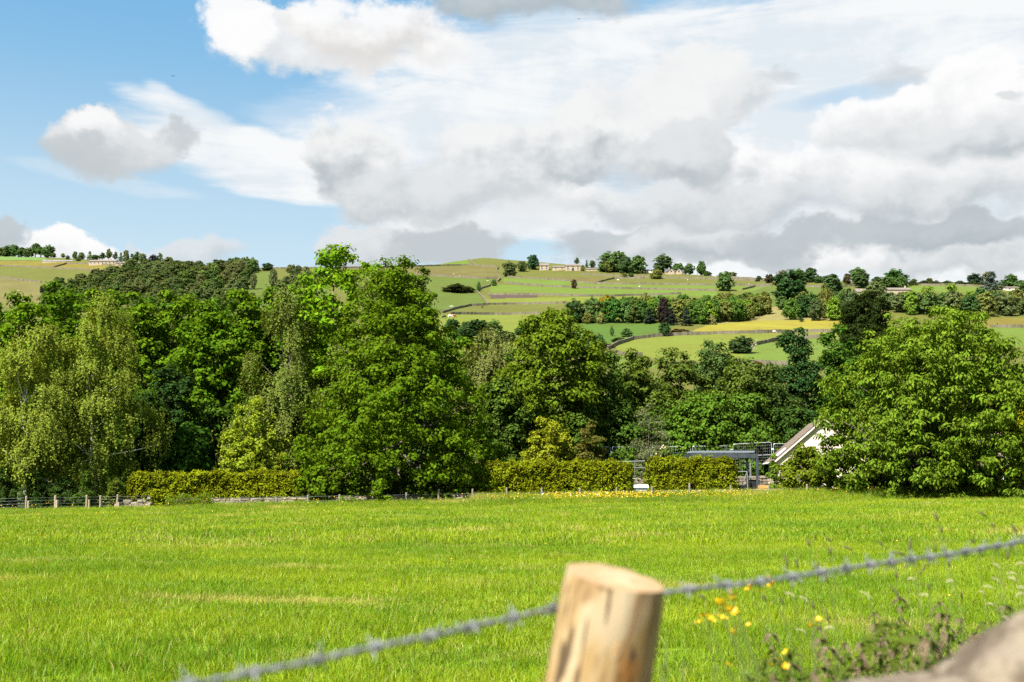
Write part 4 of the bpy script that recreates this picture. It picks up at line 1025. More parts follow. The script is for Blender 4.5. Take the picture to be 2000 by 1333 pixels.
# ------------------------------------------------------------------ hill buildings
def prism(b, x0, x1, y0, y1, z0, zr, over=.3, thick=.25, axis='x'):
    """two roof slabs, ridge along x (or y)"""
    if axis == 'x':
        ym = (y0 + y1) / 2; prof = [(y0 - over, z0 - over * (zr - z0) / (ym - y0)), (ym, zr), (y1 + over, z0 - over * (zr - z0) / (ym - y0))]
        A = [(x0 - over, y, z) for y, z in prof] + [(x0 - over, y, z + thick) for y, z in prof]; B = [(x1 + over, y, z) for y, z in prof] + [(x1 + over, y, z + thick) for y, z in prof]
    else:
        xm = (x0 + x1) / 2; prof = [(x0 - over, z0 - over * (zr - z0) / (xm - x0)), (xm, zr), (x1 + over, z0 - over * (zr - z0) / (xm - x0))]
        A = [(x, y0 - over, z) for x, z in prof] + [(x, y0 - over, z + thick) for x, z in prof]; B = [(x, y1 + over, z) for x, z in prof] + [(x, y1 + over, z + thick) for x, z in prof]
    v = A + B
    b.add(v, [(0, 1, 7, 6), (1, 2, 8, 7), (3, 9, 10, 4), (4, 10, 11, 5), (0, 3, 4, 1), (1, 4, 5, 2), (6, 7, 10, 9), (7, 8, 11, 10), (0, 6, 9, 3), (2, 5, 11, 8)])


def gable_wall(b, x0, x1, y0, y1, z0, z1, zr, axis='x'):
    if axis == 'x':
        ym = (y0 + y1) / 2
        v = [(x, y, z) for x in (x0, x1) for y, z in ((y0, z0), (y1, z0), (y1, z1), (ym, zr), (y0, z1))]
    else:
        xm = (x0 + x1) / 2
        v = [(x, y, z) for y in (y0, y1) for x, z in ((x0, z0), (x1, z0), (x1, z1), (xm, zr), (x0, z1))]
    b.add(v, [(0, 1, 2, 3, 4), (9, 8, 7, 6, 5), (0, 5, 6, 1), (1, 6, 7, 2), (2, 7, 8, 3), (3, 8, 9, 4), (4, 9, 5, 0)])


def hill_house(label, name, px0, px1, py, eave, ridge, depth=7.0, wall='house_stone', roof='stone_roof', wins=3, chim=(), axis='x', dark_opening=None, cat='house'):
    p = on_ground((px0 + px1) / 2, py); L = (px1 - px0) * p.y / F; h1 = eave * p.y / F; hr = ridge * p.y / F
    t = thing(name, label, cat, p)
    b = MB(); gable_wall(b, -L / 2, L / 2, 0, depth, -2.5, h1, hr - .12, axis); b.build('wall', M[wall], t)
    b = MB(); prism(b, -L / 2, L / 2, 0, depth, h1, hr, .35, .22, axis); rf = b.build('roof', M[roof], t)
    for cx in chim: MB().box((cx * L, depth / 2, hr + .4), (.9, .7, 1.8)).build('chimney', M[wall], rf)
    rows = 2 if h1 > 4.2 else 1
    for r_ in range(rows):
        for i in range(wins):
            x = -L / 2 + L * (i + .5) / wins; z = h1 * ((.32, .74)[r_] if rows == 2 else .55)
            if dark_opening is not None and r_ == 0 and i == dark_opening: continue
            w = MB().box((x, .02, z), (1.1, .16, min(1.15, h1 * .3))).build('window', M['window_dark'], t)
            MB().box((x, -.09, z - min(1.15, h1 * .3) / 2 - .09), (1.4, .14, .16)).build('sill', M['frame_white'], w)
    if dark_opening is not None: MB().box((-L / 2 + L * (dark_opening + .5) / wins, .02, h1 * .27), (1.8, .18, h1 * .56)).build('dark_opening', M['window_dark'], t)  # dark slab: the shade inside the open doorway put into its colour
    return t


hill_house('pale stone farmhouse with dark doorway at the right of the hill farm', 'farmhouse', 1104, 1134, 529.5, 10.5, 15, 8, wins=3, chim=(.46,), dark_opening=1)
hill_house('low stone range joined to the left of the farmhouse', 'farm_range', 1079, 1104, 528.5, 7, 10, 6, wins=2)
hill_house('stone farm building at the left of the hill farm', 'farm_barn', 1054, 1072, 528.5, 10, 15.5, 8, wins=2)
hill_house('low brown-roofed shed between farmhouse and skyline grove', 'farm_shed', 1144, 1174, 529.5, 4, 7, 7, roof='stone_roof', wins=2, cat='shed')
hill_house('small pale house beside the skyline grove', 'cottage', 1262, 1276, 533.5, 5.5, 8, 7, wall='render_cream', roof='slate', wins=2)
tg = hill_house('three-gabled house with dark slate roof on the skyline', 'gabled_house', 1300, 1341, 536, 5, 12, 9, wall='house_stone', roof='slate', wins=4, chim=(-.3,))
D_ = tg.location.y / F
for gx in (-10, 5):
    b = MB(); gable_wall(b, (gx - 6.5) * D_, (gx + 6.5) * D_, -1.6, 3, -2, 5 * D_, 10.4 * D_, 'y'); b.build('gable', M['house_stone'], tg)
    b = MB(); prism(b, (gx - 6.5) * D_, (gx + 6.5) * D_, -1.6, 3, 5.1 * D_, 10.8 * D_, .3, .2, 'y'); b.build('gable_roof', M['slate'], tg)
    MB().box((gx * D_, -1.63, 5.2 * D_), (1.1, .12, 1.2)).build('window', M['window_dark'], tg)
hill_house('long stone farmhouse on the far left hill', 'long_farmhouse', 173, 226, 517.5, 7, 11, 8, wins=7, chim=(-.2, .25), roof='stone_roof')
hill_house('lower stone wing at the right end of the long left farmhouse', 'farm_wing', 226, 243, 519.5, 6, 9, 7, wins=2)
hill_house('long low pale-roofed barn on the far left hill', 'low_barn', 82, 142, 512.5, 3, 5.5, 9, roof='galvanised', wins=5, cat='barn')
hill_house('long brown-roofed stone barn amid the right hillside trees', 'long_barn', 1674, 1732, 583, 13, 21, 9, wins=3, cat='barn')
hill_house('tall stone end house with brown roof at the right of the long barn', 'barn_house', 1733, 1781, 580, 14, 20, 9, wins=3, chim=(.35,))
hill_house('white-walled cottage at the right edge of the hill', 'white_cottage', 1966, 1990, 568, 6, 9, 6, wall='render_cream', wins=2)
for px, py, h, lab in ((1517, 551, 20, 'wooden power pole on the ridge left of the large oak'), (1362, 538, 18, 'power pole beside the upright skyline tree'), (1198, 544, 12, 'short pole on the slanting wall below the grove'), (1430, 545, 14, 'thin pole on the ridge by the lone tree')):
    p = on_ground(px, py); H = h * p.y / F; t = thing('power_pole', lab, 'pole', p, 0, 'power poles on the ridge')
    MB().tube([(0, 0, -.5), (0, 0, H)], [.22, .16], 6).build('pole', M['pole_wood'], t); MB().box((0, 0, H - .6), (1.6, .15, .15)).build('crossarm', M['pole_wood'], t)


def beast(name, label, px, py, L, head, mat, group, rz=0.0, grazing=True, cat='cow', legs='cow_dark'):
    """a grazing beast: one lofted trunk with neck and head, jointed legs"""
    p = on_ground(px, py); k = L
    b = MB()
    hz = .42 if grazing else 1.25
    b.tube([(-.52 * k, 0, .60 * k), (-.44 * k, 0, .63 * k), (-.2 * k, 0, .60 * k), (.1 * k, 0, .58 * k), (.32 * k, 0, .60 * k), (.46 * k, 0, .60 * k), (.60 * k, 0, (.5 if grazing else .72) * k), (.72 * k, 0, (.28 if grazing else .84) * k), (.80 * k, 0, (.14 if grazing else .80) * k), (.86 * k, 0, (.05 if grazing else .74) * k)],
           [.06 * k, .17 * k, .22 * k, .235 * k, .21 * k, .15 * k, .11 * k, .095 * k, .075 * k, .045 * k], 8)
    for sx, sy in ((-.38, .1), (-.38, -.1), (.34, .1), (.34, -.1)):
        b.tube([(sx * k, sy * k, .55 * k), ((sx + (.03 if sx < 0 else 0)) * k, sy * k, .36 * k), ((sx - (.04 if sx < 0 else 0)) * k, sy * k, .2 * k), (sx * k, sy * k, 0)], [.085 * k, .06 * k, .035 * k, .035 * k], 6)
    b.tube([(-.52 * k, 0, .62 * k), (-.58 * k, 0, .5 * k), (-.57 * k, 0, .3 * k)], [.02 * k, .015 * k, .02 * k], 4)
    for s in (-1, 1): b.tube([(.70 * k, s * .05 * k, (.34 if grazing else .9) * k), (.68 * k, s * .14 * k, (.36 if grazing else .92) * k)], [.03 * k, .012 * k], 4)
    o = b.build(name, M[mat], loc=p, smooth=True); o.rotation_euler.z = rz
    return tag(o, label, cat, group)


beast('cow', 'black cow at the foot of the wall on the left hillside', 868, 622.5, 2.0, 0, 'cow_dark', 'cattle below the wall', 2.8)
beast('cow', 'white cow between the black and the tan cow', 879, 621.5, 2.0, 0, 'cow_white', 'cattle below the wall', .2)
beast('cow', 'tan cow at the right of the small herd', 886, 620.5, 2.0, 0, 'cow_tan', 'cattle below the wall', .5)
for i, (px, py) in enumerate(((1207, 549), (1343, 549), (1462, 558), (1250, 562), (1180, 549), (1512, 651))):
    beast('sheep', ('white sheep on the field below the skyline grove', 'white sheep below the three-gabled house', 'white sheep beside the wall left of the large oak', 'sheep grazing the bright field above the plantation', 'sheep on the heath corner under the farm', 'sheep at the foot of the buttercup field')[i], px, py, 1.35, 0, 'fleece', 'sheep on the hill', i * 1.3, True, 'sheep')
for px, py, Y, s, lab in ((338, 149, 190, .5, 'tiny dark bird flying in the blue sky'), (1131, 37, 240, .42, 'tiny bird flying high under the top cloud')):
    p = at(px, py, Y); t = thing('bird', lab, 'bird', p, .6)
    b = MB(); b.tube([(0, -.5 * s, 0), (0, -.3 * s, 0), (0, .1 * s, .02), (0, .42 * s, 0), (0, .52 * s, 0)], [.02 * s, .07 * s, .11 * s, .06 * s, .015 * s], 7); b.build('body', M['feather'], t, True)
    for sd in (-1, 1):
        b = MB(); b.add([(sd * .05 * s, -.15 * s, 0), (sd * .05 * s, .2 * s, 0), (sd * .5 * s, .18 * s, .16 * s), (sd * .95 * s, -.1 * s, .05 * s), (sd * .5 * s, -.12 * s, .15 * s), (sd * .05 * s, 0, -.03)], [(0, 1, 2, 4), (4, 2, 3), (0, 4, 5), (1, 5, 2)]); b.build('wing', M['feather'], t)


# ------------------------------------------------------------------ the near boundary: walls of loose stone
STONE_ME = []
for k in range(8):
    rr = random.Random(k); b = MB()
    # a rough block: squashed, chamfered, with crooked corners
    c = [Vector((x, y, z)) for z in (-1, 1) for y in (-1, 1) for x in (-1, 1)]
    V = []; Fc = []
    for z, sc in ((-1, .86), (-.7, 1), (.7, 1), (1, .84)):
        for x, y in ((-1, -.8), (-.8, -1), (.8, -1), (1, -.8), (1, .8), (.8, 1), (-.8, 1), (-1, .8)):
            V.append((.5 * x * sc + rr.uniform(-.04, .04), .5 * y * sc + rr.uniform(-.04, .04), .5 * z + rr.uniform(-.05, .05)))
    for i in range(3):
        for j in range(8): Fc.append((i * 8 + j, i * 8 + (j + 1) % 8, i * 8 + 8 + (j + 1) % 8, i * 8 + 8 + j))
    Fc.append(tuple(range(7, -1, -1))); Fc.append(tuple(range(24, 32)))
    b.add(V, Fc); me = b.mesh('stone'); me.materials.append(M['dry_stone']); STONE_ME.append(me)


def stone_wall(label, px0, px1, D0_, D1_, h, seed, course=.17, mean=.38, individual=True, broken=0.0, thick=.45):
    r = random.Random(seed)
    a = at(px0, 970, D0_); c = at(px1, 970, D1_); a.z = gz(a.x, a.y); d = Vector((c.x - a.x, c.y - a.y, 0)); L = d.length; ang = math.atan2(d.y, d.x)
    t = thing('stone_wall', label, 'stone wall', a, ang, 'dry stone walls along the pasture edge')
    items = []; z = 0; k = 0
    while z < h:
        ch = course * r.uniform(.75, 1.25); x = -r.uniform(0, .3)
        while x < L:
            w = mean * r.uniform(.55, 1.7); xm = x + w / 2; lh = h * (1 - broken * (.5 + .5 * mnoise.noise(Vector((xm * .8, seed, 0)))))
            if z + ch * .5 < lh and 0 < xm < L:
                ca, sa = math.cos(ang), math.sin(ang); g = gz(a.x + ca * xm, a.y + sa * xm) - a.z
                items.append((xm, r.uniform(-.04, .04), g - .05 + z + ch / 2 + r.uniform(-.01, .01), w * .98, thick * r.uniform(.9, 1.1), ch * .96, r.uniform(-.05, .05)))
            x += w
        z += ch; k += 1
    if individual and len(items) > 300:
        items.sort(key=lambda q: -q[3] * q[5]); rest = items[300:]; items = items[:300]
    elif individual: rest = []
    else: rest, items = items, []
    for q in items:
        o = bpy.data.objects.new('stone', r.choice(STONE_ME)); COL.objects.link(o); o.parent = t
        o.location = q[:3]; o.scale = q[3:6]; o.rotation_euler = (q[6], q[6] * .6, r.choice((0, math.pi)) + q[6])
    if rest:
        b = MB()
        for q in rest: b.box(q[:3], q[3:6], Matrix.Rotation(q[6], 3, 'Y'), .02)
        tag(b.build('small_stones', M['dry_stone'], t), kind='stuff')
    return t


stone_wall('broken end of dry stone wall below the left golden hedge', 242, 292, 76.5, 76.8, 1.05, 1, .16, .36, True, .5)
stone_wall('low dry stone wall running under the left hedge and great maple', 330, 935, 77.5, 77.3, .85, 2, .15, .42, True, .25)
stone_wall('low dry stone wall under the middle golden hedge', 940, 1240, 77.6, 77.8, .62, 3, .15, .42, True, .4)
stone_wall('tumbled dry stone wall below the short hedge and pergola', 1250, 1680, 78, 76.5, .85, 4, .16, .46, True, .3)
stone_wall('taller dry stone wall in shade at the right edge under the golden tree', 1880, 2060, 76.5, 75.5, 1.15, 5, .2, .52, True, .08)
stone_wall('stone garden wall in the yard behind the pergola', 1225, 1540, 92, 91, 1.9, 6, .2, .5, True, .2)


def wire_fence(label, posts, D, h, mat, wires, thick=.11, group='fences along the pasture edge'):
    p0 = at(posts[0][0], 970, D); t = thing('wire_fence', label, 'fence', (p0.x, D, gz(p0.x, D)), 0, group); o = t.location; tops = []
    for i, (px, k, dD) in enumerate(posts):
        p = at(px, 970, D + dD); z = gz(p.x, p.y); H = h * k; ln = random.uniform(-.02, .02)
        b = MB(); r = thick * random.uniform(.42, .58)
        b.tube([(0, 0, -.4), (ln * .5, 0, H * .5), (ln, 0, H - .03), (ln, 0, H)], [r * 1.05, r, r, r * .8], 7)
        b.build('post', M[mat], t, loc=(p.x - o.x, p.y - o.y, z - o.z)); tops.append((p.x - o.x, p.y - o.y, z - o.z))
    for wz in wires:
        pts = []
        for (a, c) in zip(tops[:-1], tops[1:]):
            for s in range(4):
                f = s / 4; pts.append((a[0] + (c[0] - a[0]) * f, -.07 + a[1] + (c[1] - a[1]) * f, a[2] + (c[2] - a[2]) * f + wz - .03 * math.sin(f * math.pi)))
        pts.append((tops[-1][0], tops[-1][1] - .07, tops[-1][2] + wz))
        MB().tube(pts, .0055, 4).build('wire', M['dull_steel'], t)


wire_fence('stock fence with paired pale posts and five wires at the left', [(-32, 1, 0), (-26, .7, -.2), (52, 1, 0), (56, .72, -.25), (109, 1, 0), (112, .72, -.25), (170, 1, 0), (175, .72, -.25), (197, .95, .6), (227, .45, .1), (229.5, 1, 0), (232.5, .55, -.25), (270, .3, 0), (292, .45, 0)], 76.0, 1.12, 'oak_post', (.22, .42, .62, .82, 1.0), .15)
wire_fence('line of thin weathered posts along the low stone wall', [(355, .95, 0), (415, .7, 0), (470, .7, 0), (540, .7, 0), (602, .8, 0), (664, .8, 0), (728, .95, 0), (794, .85, 0), (857, 1, 0), (923, 1, 0), (990, 1.05, 0), (1058, 1, 0), (1133, .95, 0), (1204, .95, 0), (1273, .95, 0), (1347, 1.12, 0), (1427, .98, 0), (1502, .9, 0), (1577, .95, 0), (1651, .95, 0)], 75.6, 1.1, 'old_post', (.5, .8), .13)
p = at(1893, 960, 75.6); t = thing('gate_post', 'stout weathered post at the start of the tall right wall', 'post', (p.x, p.y, gz(p.x, p.y)))
MB().box((0, 0, .65), (.26, .22, 1.6), None, .02).build('shaft', M['old_post'], t)

# ------------------------------------------------------------------ bungalow, pergola, mesh fence, yard things
def bungalow():
    D = 84.0; a = at(1512, 902, D); b0 = at(1712, 902, D); xm = (a.x + b0.x) / 2; zg = gz(xm, D) - .2
    eave = a.z - zg; W = b0.x - a.x; peak = at(1606, 816, D).z - zg
    t = thing('bungalow', 'cream rendered bungalow with brown tiled roof behind the cherry', 'house', (xm, D, zg), -math.radians(9))
    hw = W / 2 - .35; b = MB(); gable_wall(b, -hw, hw, 0, 11, -.3, eave, peak - .25, 'y'); b.build('wall', M['render_cream'], t)
    b = MB(); gable_wall(b, hw + .002, hw + 13.5, 1.6, 9, -.3, eave, peak - .5, 'x'); b.build('wing_wall', M['render_cream'], t)
    # roof slopes of the gabled part, laid with overlapping tile courses
    sl = math.hypot(W / 2, peak - eave)
    for sgn in (-1, 1):
        rf = MB(); nrm_ = Vector((sgn * (peak - eave), 0, W / 2)).normalized(); e0 = Vector((sgn * W / 2, -.12, eave)); up = Vector((-sgn * W / 2, 0, peak - eave)).normalized()
        v = [e0, e0 + Vector((0, 11.7, 0)), e0 + up * sl + Vector((0, 11.7, 0)), e0 + up * sl]
        v = [q - nrm_ * .12 for q in v] + [q for q in v]
        rf.add(v, [(0, 1, 2, 3), (7, 6, 5, 4), (0, 4, 5, 1), (1, 5, 6, 2), (2, 6, 7, 3), (3, 7, 4, 0)])
        r_ = rf.build('roof_slope', M['clay_tile'], t)
        if sgn < 0:
            n = 13; tm = None; rot = Matrix.Rotation(math.atan2(peak - eave, W / 2), 3, 'Y')
            tile = MB(); tile.box((0, 0, 0), (sl / n * 1.12, 1.14, .035), None, .008); tm = tile.mesh('tile'); tm.materials.append(M['clay_tile'])
            for i in range(n):
                for j in range(10):
                    o = bpy.data.objects.new('tile', tm); COL.objects.link(o); o.parent = r_
                    q = e0 + up * (sl * (i + .5) / n) + Vector((0, .58 + j * 1.17, 0)) + nrm_ * (.035 + random.uniform(0, .01))
                    o.location = q; o.rotation_euler = (0, -math.atan2(peak - eave, W / 2) + .06, random.uniform(-.006, .006))
            MB().box(e0 + up * (sl * .20) + Vector((0, 2.2, 0)) + nrm_ * .10, (.95, 1.5, .08), Matrix.Rotation(-math.atan2(peak - eave, W / 2), 3, 'Y')).build('roof_window', M['white_plastic'], r_)
        # barge board on the gable edge
        MB().tube([e0 + Vector((0, -.06, -.16)), e0 + up * sl + Vector((0, -.06, -.16))], [.07, .07], 4).build('barge_board', M['render_cream'], t)
    MB().tube([(-W / 2 - .05, -.4, eave - .05), (-W / 2 - .05, 11, eave - .05)], .07, 6).build('gutter', M['gutter_white'], t)
    b = MB(); prism(b, hw - 2.5, hw + 13.5, 1.6, 9, eave, peak - .3, .4, .18, 'x'); wr = b.build('wing_roof', M['clay_tile'], t)
    tile = MB(); tile.box((0, 0, 0), (.62, .42, .035), None, .006); tm = tile.mesh('tile'); tm.materials.append(M['clay_tile'])
    sl2 = math.hypot(3.7, peak - .3 - eave); an = math.atan2(peak - .3 - eave, 3.7)
    for i in range(11):
        for j in range(25):
            o = bpy.data.objects.new('tile', tm); COL.objects.link(o); o.parent = wr
            s = (i + .3) * sl2 / 10.6 - .35
            o.location = (hw - .1 + j * .55, 1.6 + s * math.cos(an) - .03, eave + s * math.sin(an) + .21 + random.uniform(0, .012)); o.rotation_euler = (an - .05, 0, 0)
    for x in (hw + 3, hw + 6.5, hw + 10):
        w = MB().box((x, 1.585, 1.7), (1.5, .10, 1.15)).build('window', M['window_dark'], t)
        f = MB()
        for s in (-1, 0, 1): f.box((x + s * .72, 1.52, 1.7), (.08, .06, 1.25))
        for s in (-1, 1): f.box((x, 1.522, 1.7 + s * .6), (1.36, .05, .07))
        f.build('frame', M['frame_white'], w)
    MB().tube([(hw + 5, 1.45, 0), (hw + 5, 1.45, eave)], .05, 6).build('downpipe', M['gutter_white'], t)
    MB().box((hw + 12, 5.3, peak + .2), (.9, .7, 1.6)).build('chimney', M['house_stone'], t)


bungalow()


def pergola():
    D = 81.0; a = at(1352, 890, D); b0 = at(1478, 890, D); zg = gz(a.x, D); L = b0.x - a.x; z1 = at(1400, 894, D).z - zg; dp = 3.4
    t = thing('pergola', 'dark grey metal pergola with louvred roof behind the short hedge', 'pergola', (a.x, D, zg))
    for nm, x, y in (('post', L, 0), ('post', L, dp), ('post', 0, 0), ('post', 0, dp)):
        MB().box((x, y, z1 / 2 - .1), (.16, .16, z1 + .2)).build(nm, M['pergola_grey'], t)
    for y in (-.003, dp + .003): MB().box((L / 2, y, z1 + .12), (L + .18, .17, .3)).build('beam', M['pergola_grey'], t)
    for x in (-.003, L + .003): MB().box((x, dp / 2, z1 + .12), (.17, dp - .18, .29)).build('beam', M['pergola_grey'], t)
    lv = MB().box((0, 0, 0), (.15, dp - .2, .025)).mesh('louvre'); lv.materials.append(M['slate_grey'])
    for i in range(24):
        o = bpy.data.objects.new('louvre', lv); COL.objects.link(o); o.parent = t; o.location = (.14 + (L - .28) * i / 23, dp / 2, z1 + .42); o.rotation_euler = (0, -1.05, 0)
    p = at(1465, 900, D + 4.6); q = thing('rear_post', 'slim pale grey post standing just behind the pergola', 'post', (p.x, p.y, gz(p.x, p.y)))  # plain rear post without a lamp
    MB().box((0, 0, 1.3), (.10, .10, 2.6)).build('shaft', M['dull_steel'], q)
    p = at(1460, 945, D + 1.2); q = thing('barbecue', 'black lidded barbecue beside the pergola post', 'barbecue', (p.x, p.y, gz(p.x, p.y)))
    MB().box((-.35, 0, .75), (.95, .6, .5), None, .02).build('body', M['black_plastic'], q); MB().box((.45, 0, .95), (.7, .55, .8), None, .03).build('lid', M['black_plastic'], q)
    for x in (-.75, .7): MB().box((x, 0, .25), (.07, .5, .5)).build('leg', M['black_plastic'], q)
    p = at(1452, 940, D + .3); q = thing('folding_frame', 'grey metal folding frame leaning beside the barbecue', 'frame', (p.x, p.y, gz(p.x, p.y)))
    MB().tube([(-.5, 0, 0), (.3, .1, 1.95)], .035, 5).build('strut', M['dull_steel'], q); MB().tube([(.3, 0, 0), (.3, .1, 1.95)], .035, 5).build('upright', M['dull_steel'], q); MB().tube([(-.5, .1, 1.95), (.3, .1, 1.95)], .035, 5).build('rail', M['dull_steel'], q); MB().tube([(-.2, .05, .75), (.3, .05, .75)], .03, 5).build('rung', M['dull_steel'], q)
    p = at(1494, 947, 79.4); q = thing('planter', 'orange timber planter of horizontal boards beside the bungalow', 'planter', (p.x, p.y, gz(p.x, p.y)))
    for k in range(4): MB().box((0, -.3, .22 + k * .22), (.85, .04, .2), None, .006).build('board', M['orange_wood'], q)
    for k in range(4):
        for s in (-1, 1): MB().box((s * .4, .025, .22 + k * .22), (.04, .6, .2), None, .006).build('board', M['orange_wood'], q)
    MB().box((0, .02, .55), (.74, .58, .8)).build('soil', M['bark'], q)
    p = at(1251, 955, 79.0); q = thing('storage_tub', 'grey tub with a white lid in the gap between hedges', 'tub', (p.x, p.y, gz(p.x, p.y)))
    MB().box((0, 0, .45), (.75, .6, 1.0), None, .02).build('tub', M['grey_plastic'], q); MB().box((0, 0, 1.06), (.98, .75, .2), None, .02).build('lid', M['white_plastic'], q)


pergola()


def mesh_fence():
    D = 96.0; w = 78; xs = [1038, 1116, 1194, 1272, 1351, 1430, 1509]; tops = [873.5, 873.5, 873.5, 873, 872, 868, 867]
    lab = ['mesh fence panel hidden behind the yellow flowering tree', 'mesh fence panel behind the olive shrub', 'mesh fence panel left of the silvery shrub', 'mesh fence panel above the rose bush', 'mesh fence panel directly above the pergola left half', 'mesh fence panel rising over the pergola right half', 'mesh fence panel running behind the bungalow eave']
    for i, (px, py) in enumerate(zip(xs, tops)):
        a = at(px + 1.5, py, D); c = at(px + w - 1.5, py + (-4 if i == 5 else -.5 if i == 4 else 0), D); zt = a.z; L = c.x - a.x; zc = c.z - zt
        zg = gz(a.x, D); H = zt - zg; H = 2.0
        t = thing('mesh_fence', lab[i], 'mesh fence', (a.x, D, zt - H), 0, 'temporary mesh fence panels in the yard')
        r = .12
        MB().tube([(0, 0, -1.0), (0, 0, H - r), (r * .3, 0, H - r * .3), (r, 0, H), (L - r, 0, H + zc), (L - r * .3, 0, H + zc - r * .3), (L, 0, H + zc - r), (L, 0, -1.0)], .024, 6).build('frame', M['galvanised'], t)
        MB().tube([(0, 0, .95), (L, 0, .95 + zc)], .02, 6).build('rail', M['galvanised'], t)
        b = MB()
        for k in range(1, 18): b.tube([(L * k / 18, 0, -.2), (L * k / 18, 0, H + zc * k / 18)], .0025, 3, False)
        for k in range(1, 8): b.tube([(0, 0, H * k / 8), (L, 0, H * k / 8 + zc)], .005, 3, False)
        b.build('mesh_infill', M['galvanised'], t)
        MB().box((-.09, 0, H - .45), (.14, .09, .12)).build('clamp', M['white_plastic'], t); MB().box((L / 2, 0, -1.1), (L, .4, .22)).build('foot', M['black_plastic'], t)
    a = at(1196, 903, 87); c = at(1283, 900, 87); t = thing('hand_rail', 'horizontal galvanised rail above the gap between the hedges', 'rail', (a.x, 87, gz(a.x, 87)))
    z = a.z - t.location.z
    MB().tube([(0, 0, z), (c.x - a.x, 0, c.z - t.location.z)], .035, 6).build('bar', M['dull_steel'], t)
    for k in (0, .5, 1): MB().tube([((c.x - a.x) * k, 0, -.2), ((c.x - a.x) * k, 0, z)], .02, 5).build('leg', M['dull_steel'], t)
    MB().tube([(0, 0, z - .45), (c.x - a.x, 0, z - .40)], .025, 5).build('lower_bar', M['dull_steel'], t)


mesh_fence()

# ------------------------------------------------------------------ grass
def grass_clump(name, seed, n, spread, h, w, mat, lean=.35, heads=0):
    r = np.random.default_rng(seed); V = []
    for i in range(n):
        a = r.uniform(0, 6.28); rr = spread * math.sqrt(r.uniform()); x, y = math.cos(a) * rr, math.sin(a) * rr
        hh = h * r.uniform(.45, 1.15); ww = w * r.uniform(.7, 1.3); t = r.uniform(0, 6.28); dx, dy = math.cos(t), math.sin(t); ln = hh * lean * r.uniform(.2, 1.3); la = r.uniform(0, 6.28); lx, ly = math.cos(la) * ln, math.sin(la) * ln
        b0 = np.array([x, y, -.02]); m = np.array([x + lx * .3, y + ly * .3, hh * .6]); tp = np.array([x + lx, y + ly, hh * (1 - .12 * lean)])
        s = np.array([dx, dy, 0]) * ww / 2
        V += [b0 - s, b0 + s, m + s * .8, m - s * .8, m - s * .8, m + s * .8, tp + s * .12, tp - s * .12]
    V = np.array(V); k = len(V) // 4
    # weld each blade into one island
    me = bpy.data.meshes.new(name); me.vertices.add(6 * n); me.loops.add(8 * n); me.polygons.add(2 * n)
    Vb = V.reshape(n, 8, 3)[:, [0, 1, 2, 3, 6, 7]].reshape(-1, 3)
    me.vertices.foreach_set('co', Vb.astype(np.float32).ravel()); base = np.arange(n)[:, None] * 6
    me.loops.foreach_set('vertex_index', (base + np.array([[0, 1, 2, 3, 3, 2, 4, 5]])).astype(np.int32).ravel()); me.polygons.foreach_set('loop_start', np.arange(0, 8 * n, 4, dtype=np.int32))
    me.update(calc_edges=True); me.materials.append(mat)
    return me


def scatter(name, clumps, P, scale, seed, tilt=.12):
    """one stuff object: its vertices carry clumps through a geometry node tree"""
    r = np.random.default_rng(seed); n = len(P)
    col = bpy.data.collections.new(name + '_kit')
    for i, me in enumerate(clumps): col.objects.link(bpy.data.objects.new('grass_tuft', me))
    me = bpy.data.meshes.new(name); me.vertices.add(n); me.vertices.foreach_set('co', P.astype(np.float32).ravel())
    a = me.attributes.new('rot', 'FLOAT_VECTOR', 'POINT'); a.data.foreach_set('vector', np.stack([r.normal(size=n) * tilt, r.normal(size=n) * tilt, r.uniform(0, 6.28, n)], -1).astype(np.float32).ravel())
    a = me.attributes.new('scl', 'FLOAT_VECTOR', 'POINT'); a.data.foreach_set('vector', scale.astype(np.float32).ravel())
    a = me.attributes.new('idx', 'INT', 'POINT'); a.data.foreach_set('value', r.integers(len(clumps), size=n).astype(np.int32))
    o = link(name, me); ng = bpy.data.node_groups.new(name, 'GeometryNodeTree')
    ng.interface.new_socket('Geometry', in_out='INPUT', socket_type='NodeSocketGeometry'); ng.interface.new_socket('Geometry', in_out='OUTPUT', socket_type='NodeSocketGeometry')
    gi = ng.nodes.new('NodeGroupInput'); go = ng.nodes.new('NodeGroupOutput'); ip = ng.nodes.new('GeometryNodeInstanceOnPoints'); ci = ng.nodes.new('GeometryNodeCollectionInfo')
    ci.inputs['Collection'].default_value = col; ci.inputs['Separate Children'].default_value = True; ci.inputs['Reset Children'].default_value = True
    ip.inputs['Pick Instance'].default_value = True

    def attr(nm, typ):
        q = ng.nodes.new('GeometryNodeInputNamedAttribute'); q.data_type = typ; q.inputs['Name'].default_value = nm; return q.outputs['Attribute']
    er = ng.nodes.new('FunctionNodeEulerToRotation'); ng.links.new(attr('rot', 'FLOAT_VECTOR'), er.inputs[0]); ng.links.new(er.outputs[0], ip.inputs['Rotation'])
    ng.links.new(attr('scl', 'FLOAT_VECTOR'), ip.inputs['Scale']); ng.links.new(attr('idx', 'INT'), ip.inputs['Instance Index'])
    ng.links.new(gi.outputs[0], ip.inputs['Points']); ng.links.new(ci.outputs[0], ip.inputs['Instance']); ng.links.new(ip.outputs[0], go.inputs[0])
    md = o.modifiers.new('scatter', 'NODES'); md.node_group = ng
    return tag(o, kind='stuff')


def frustum_points(r, y0, y1, dens, margin=1.4, half=.46):
    n = int(half * margin * (y1 * y1 - y0 * y0) * dens)
    y = np.sqrt(r.uniform(y0 * y0, y1 * y1, n)); x = r.uniform(-1, 1, n) * half * margin * y
    return np.stack([x, y, ground(x, y)], -1)


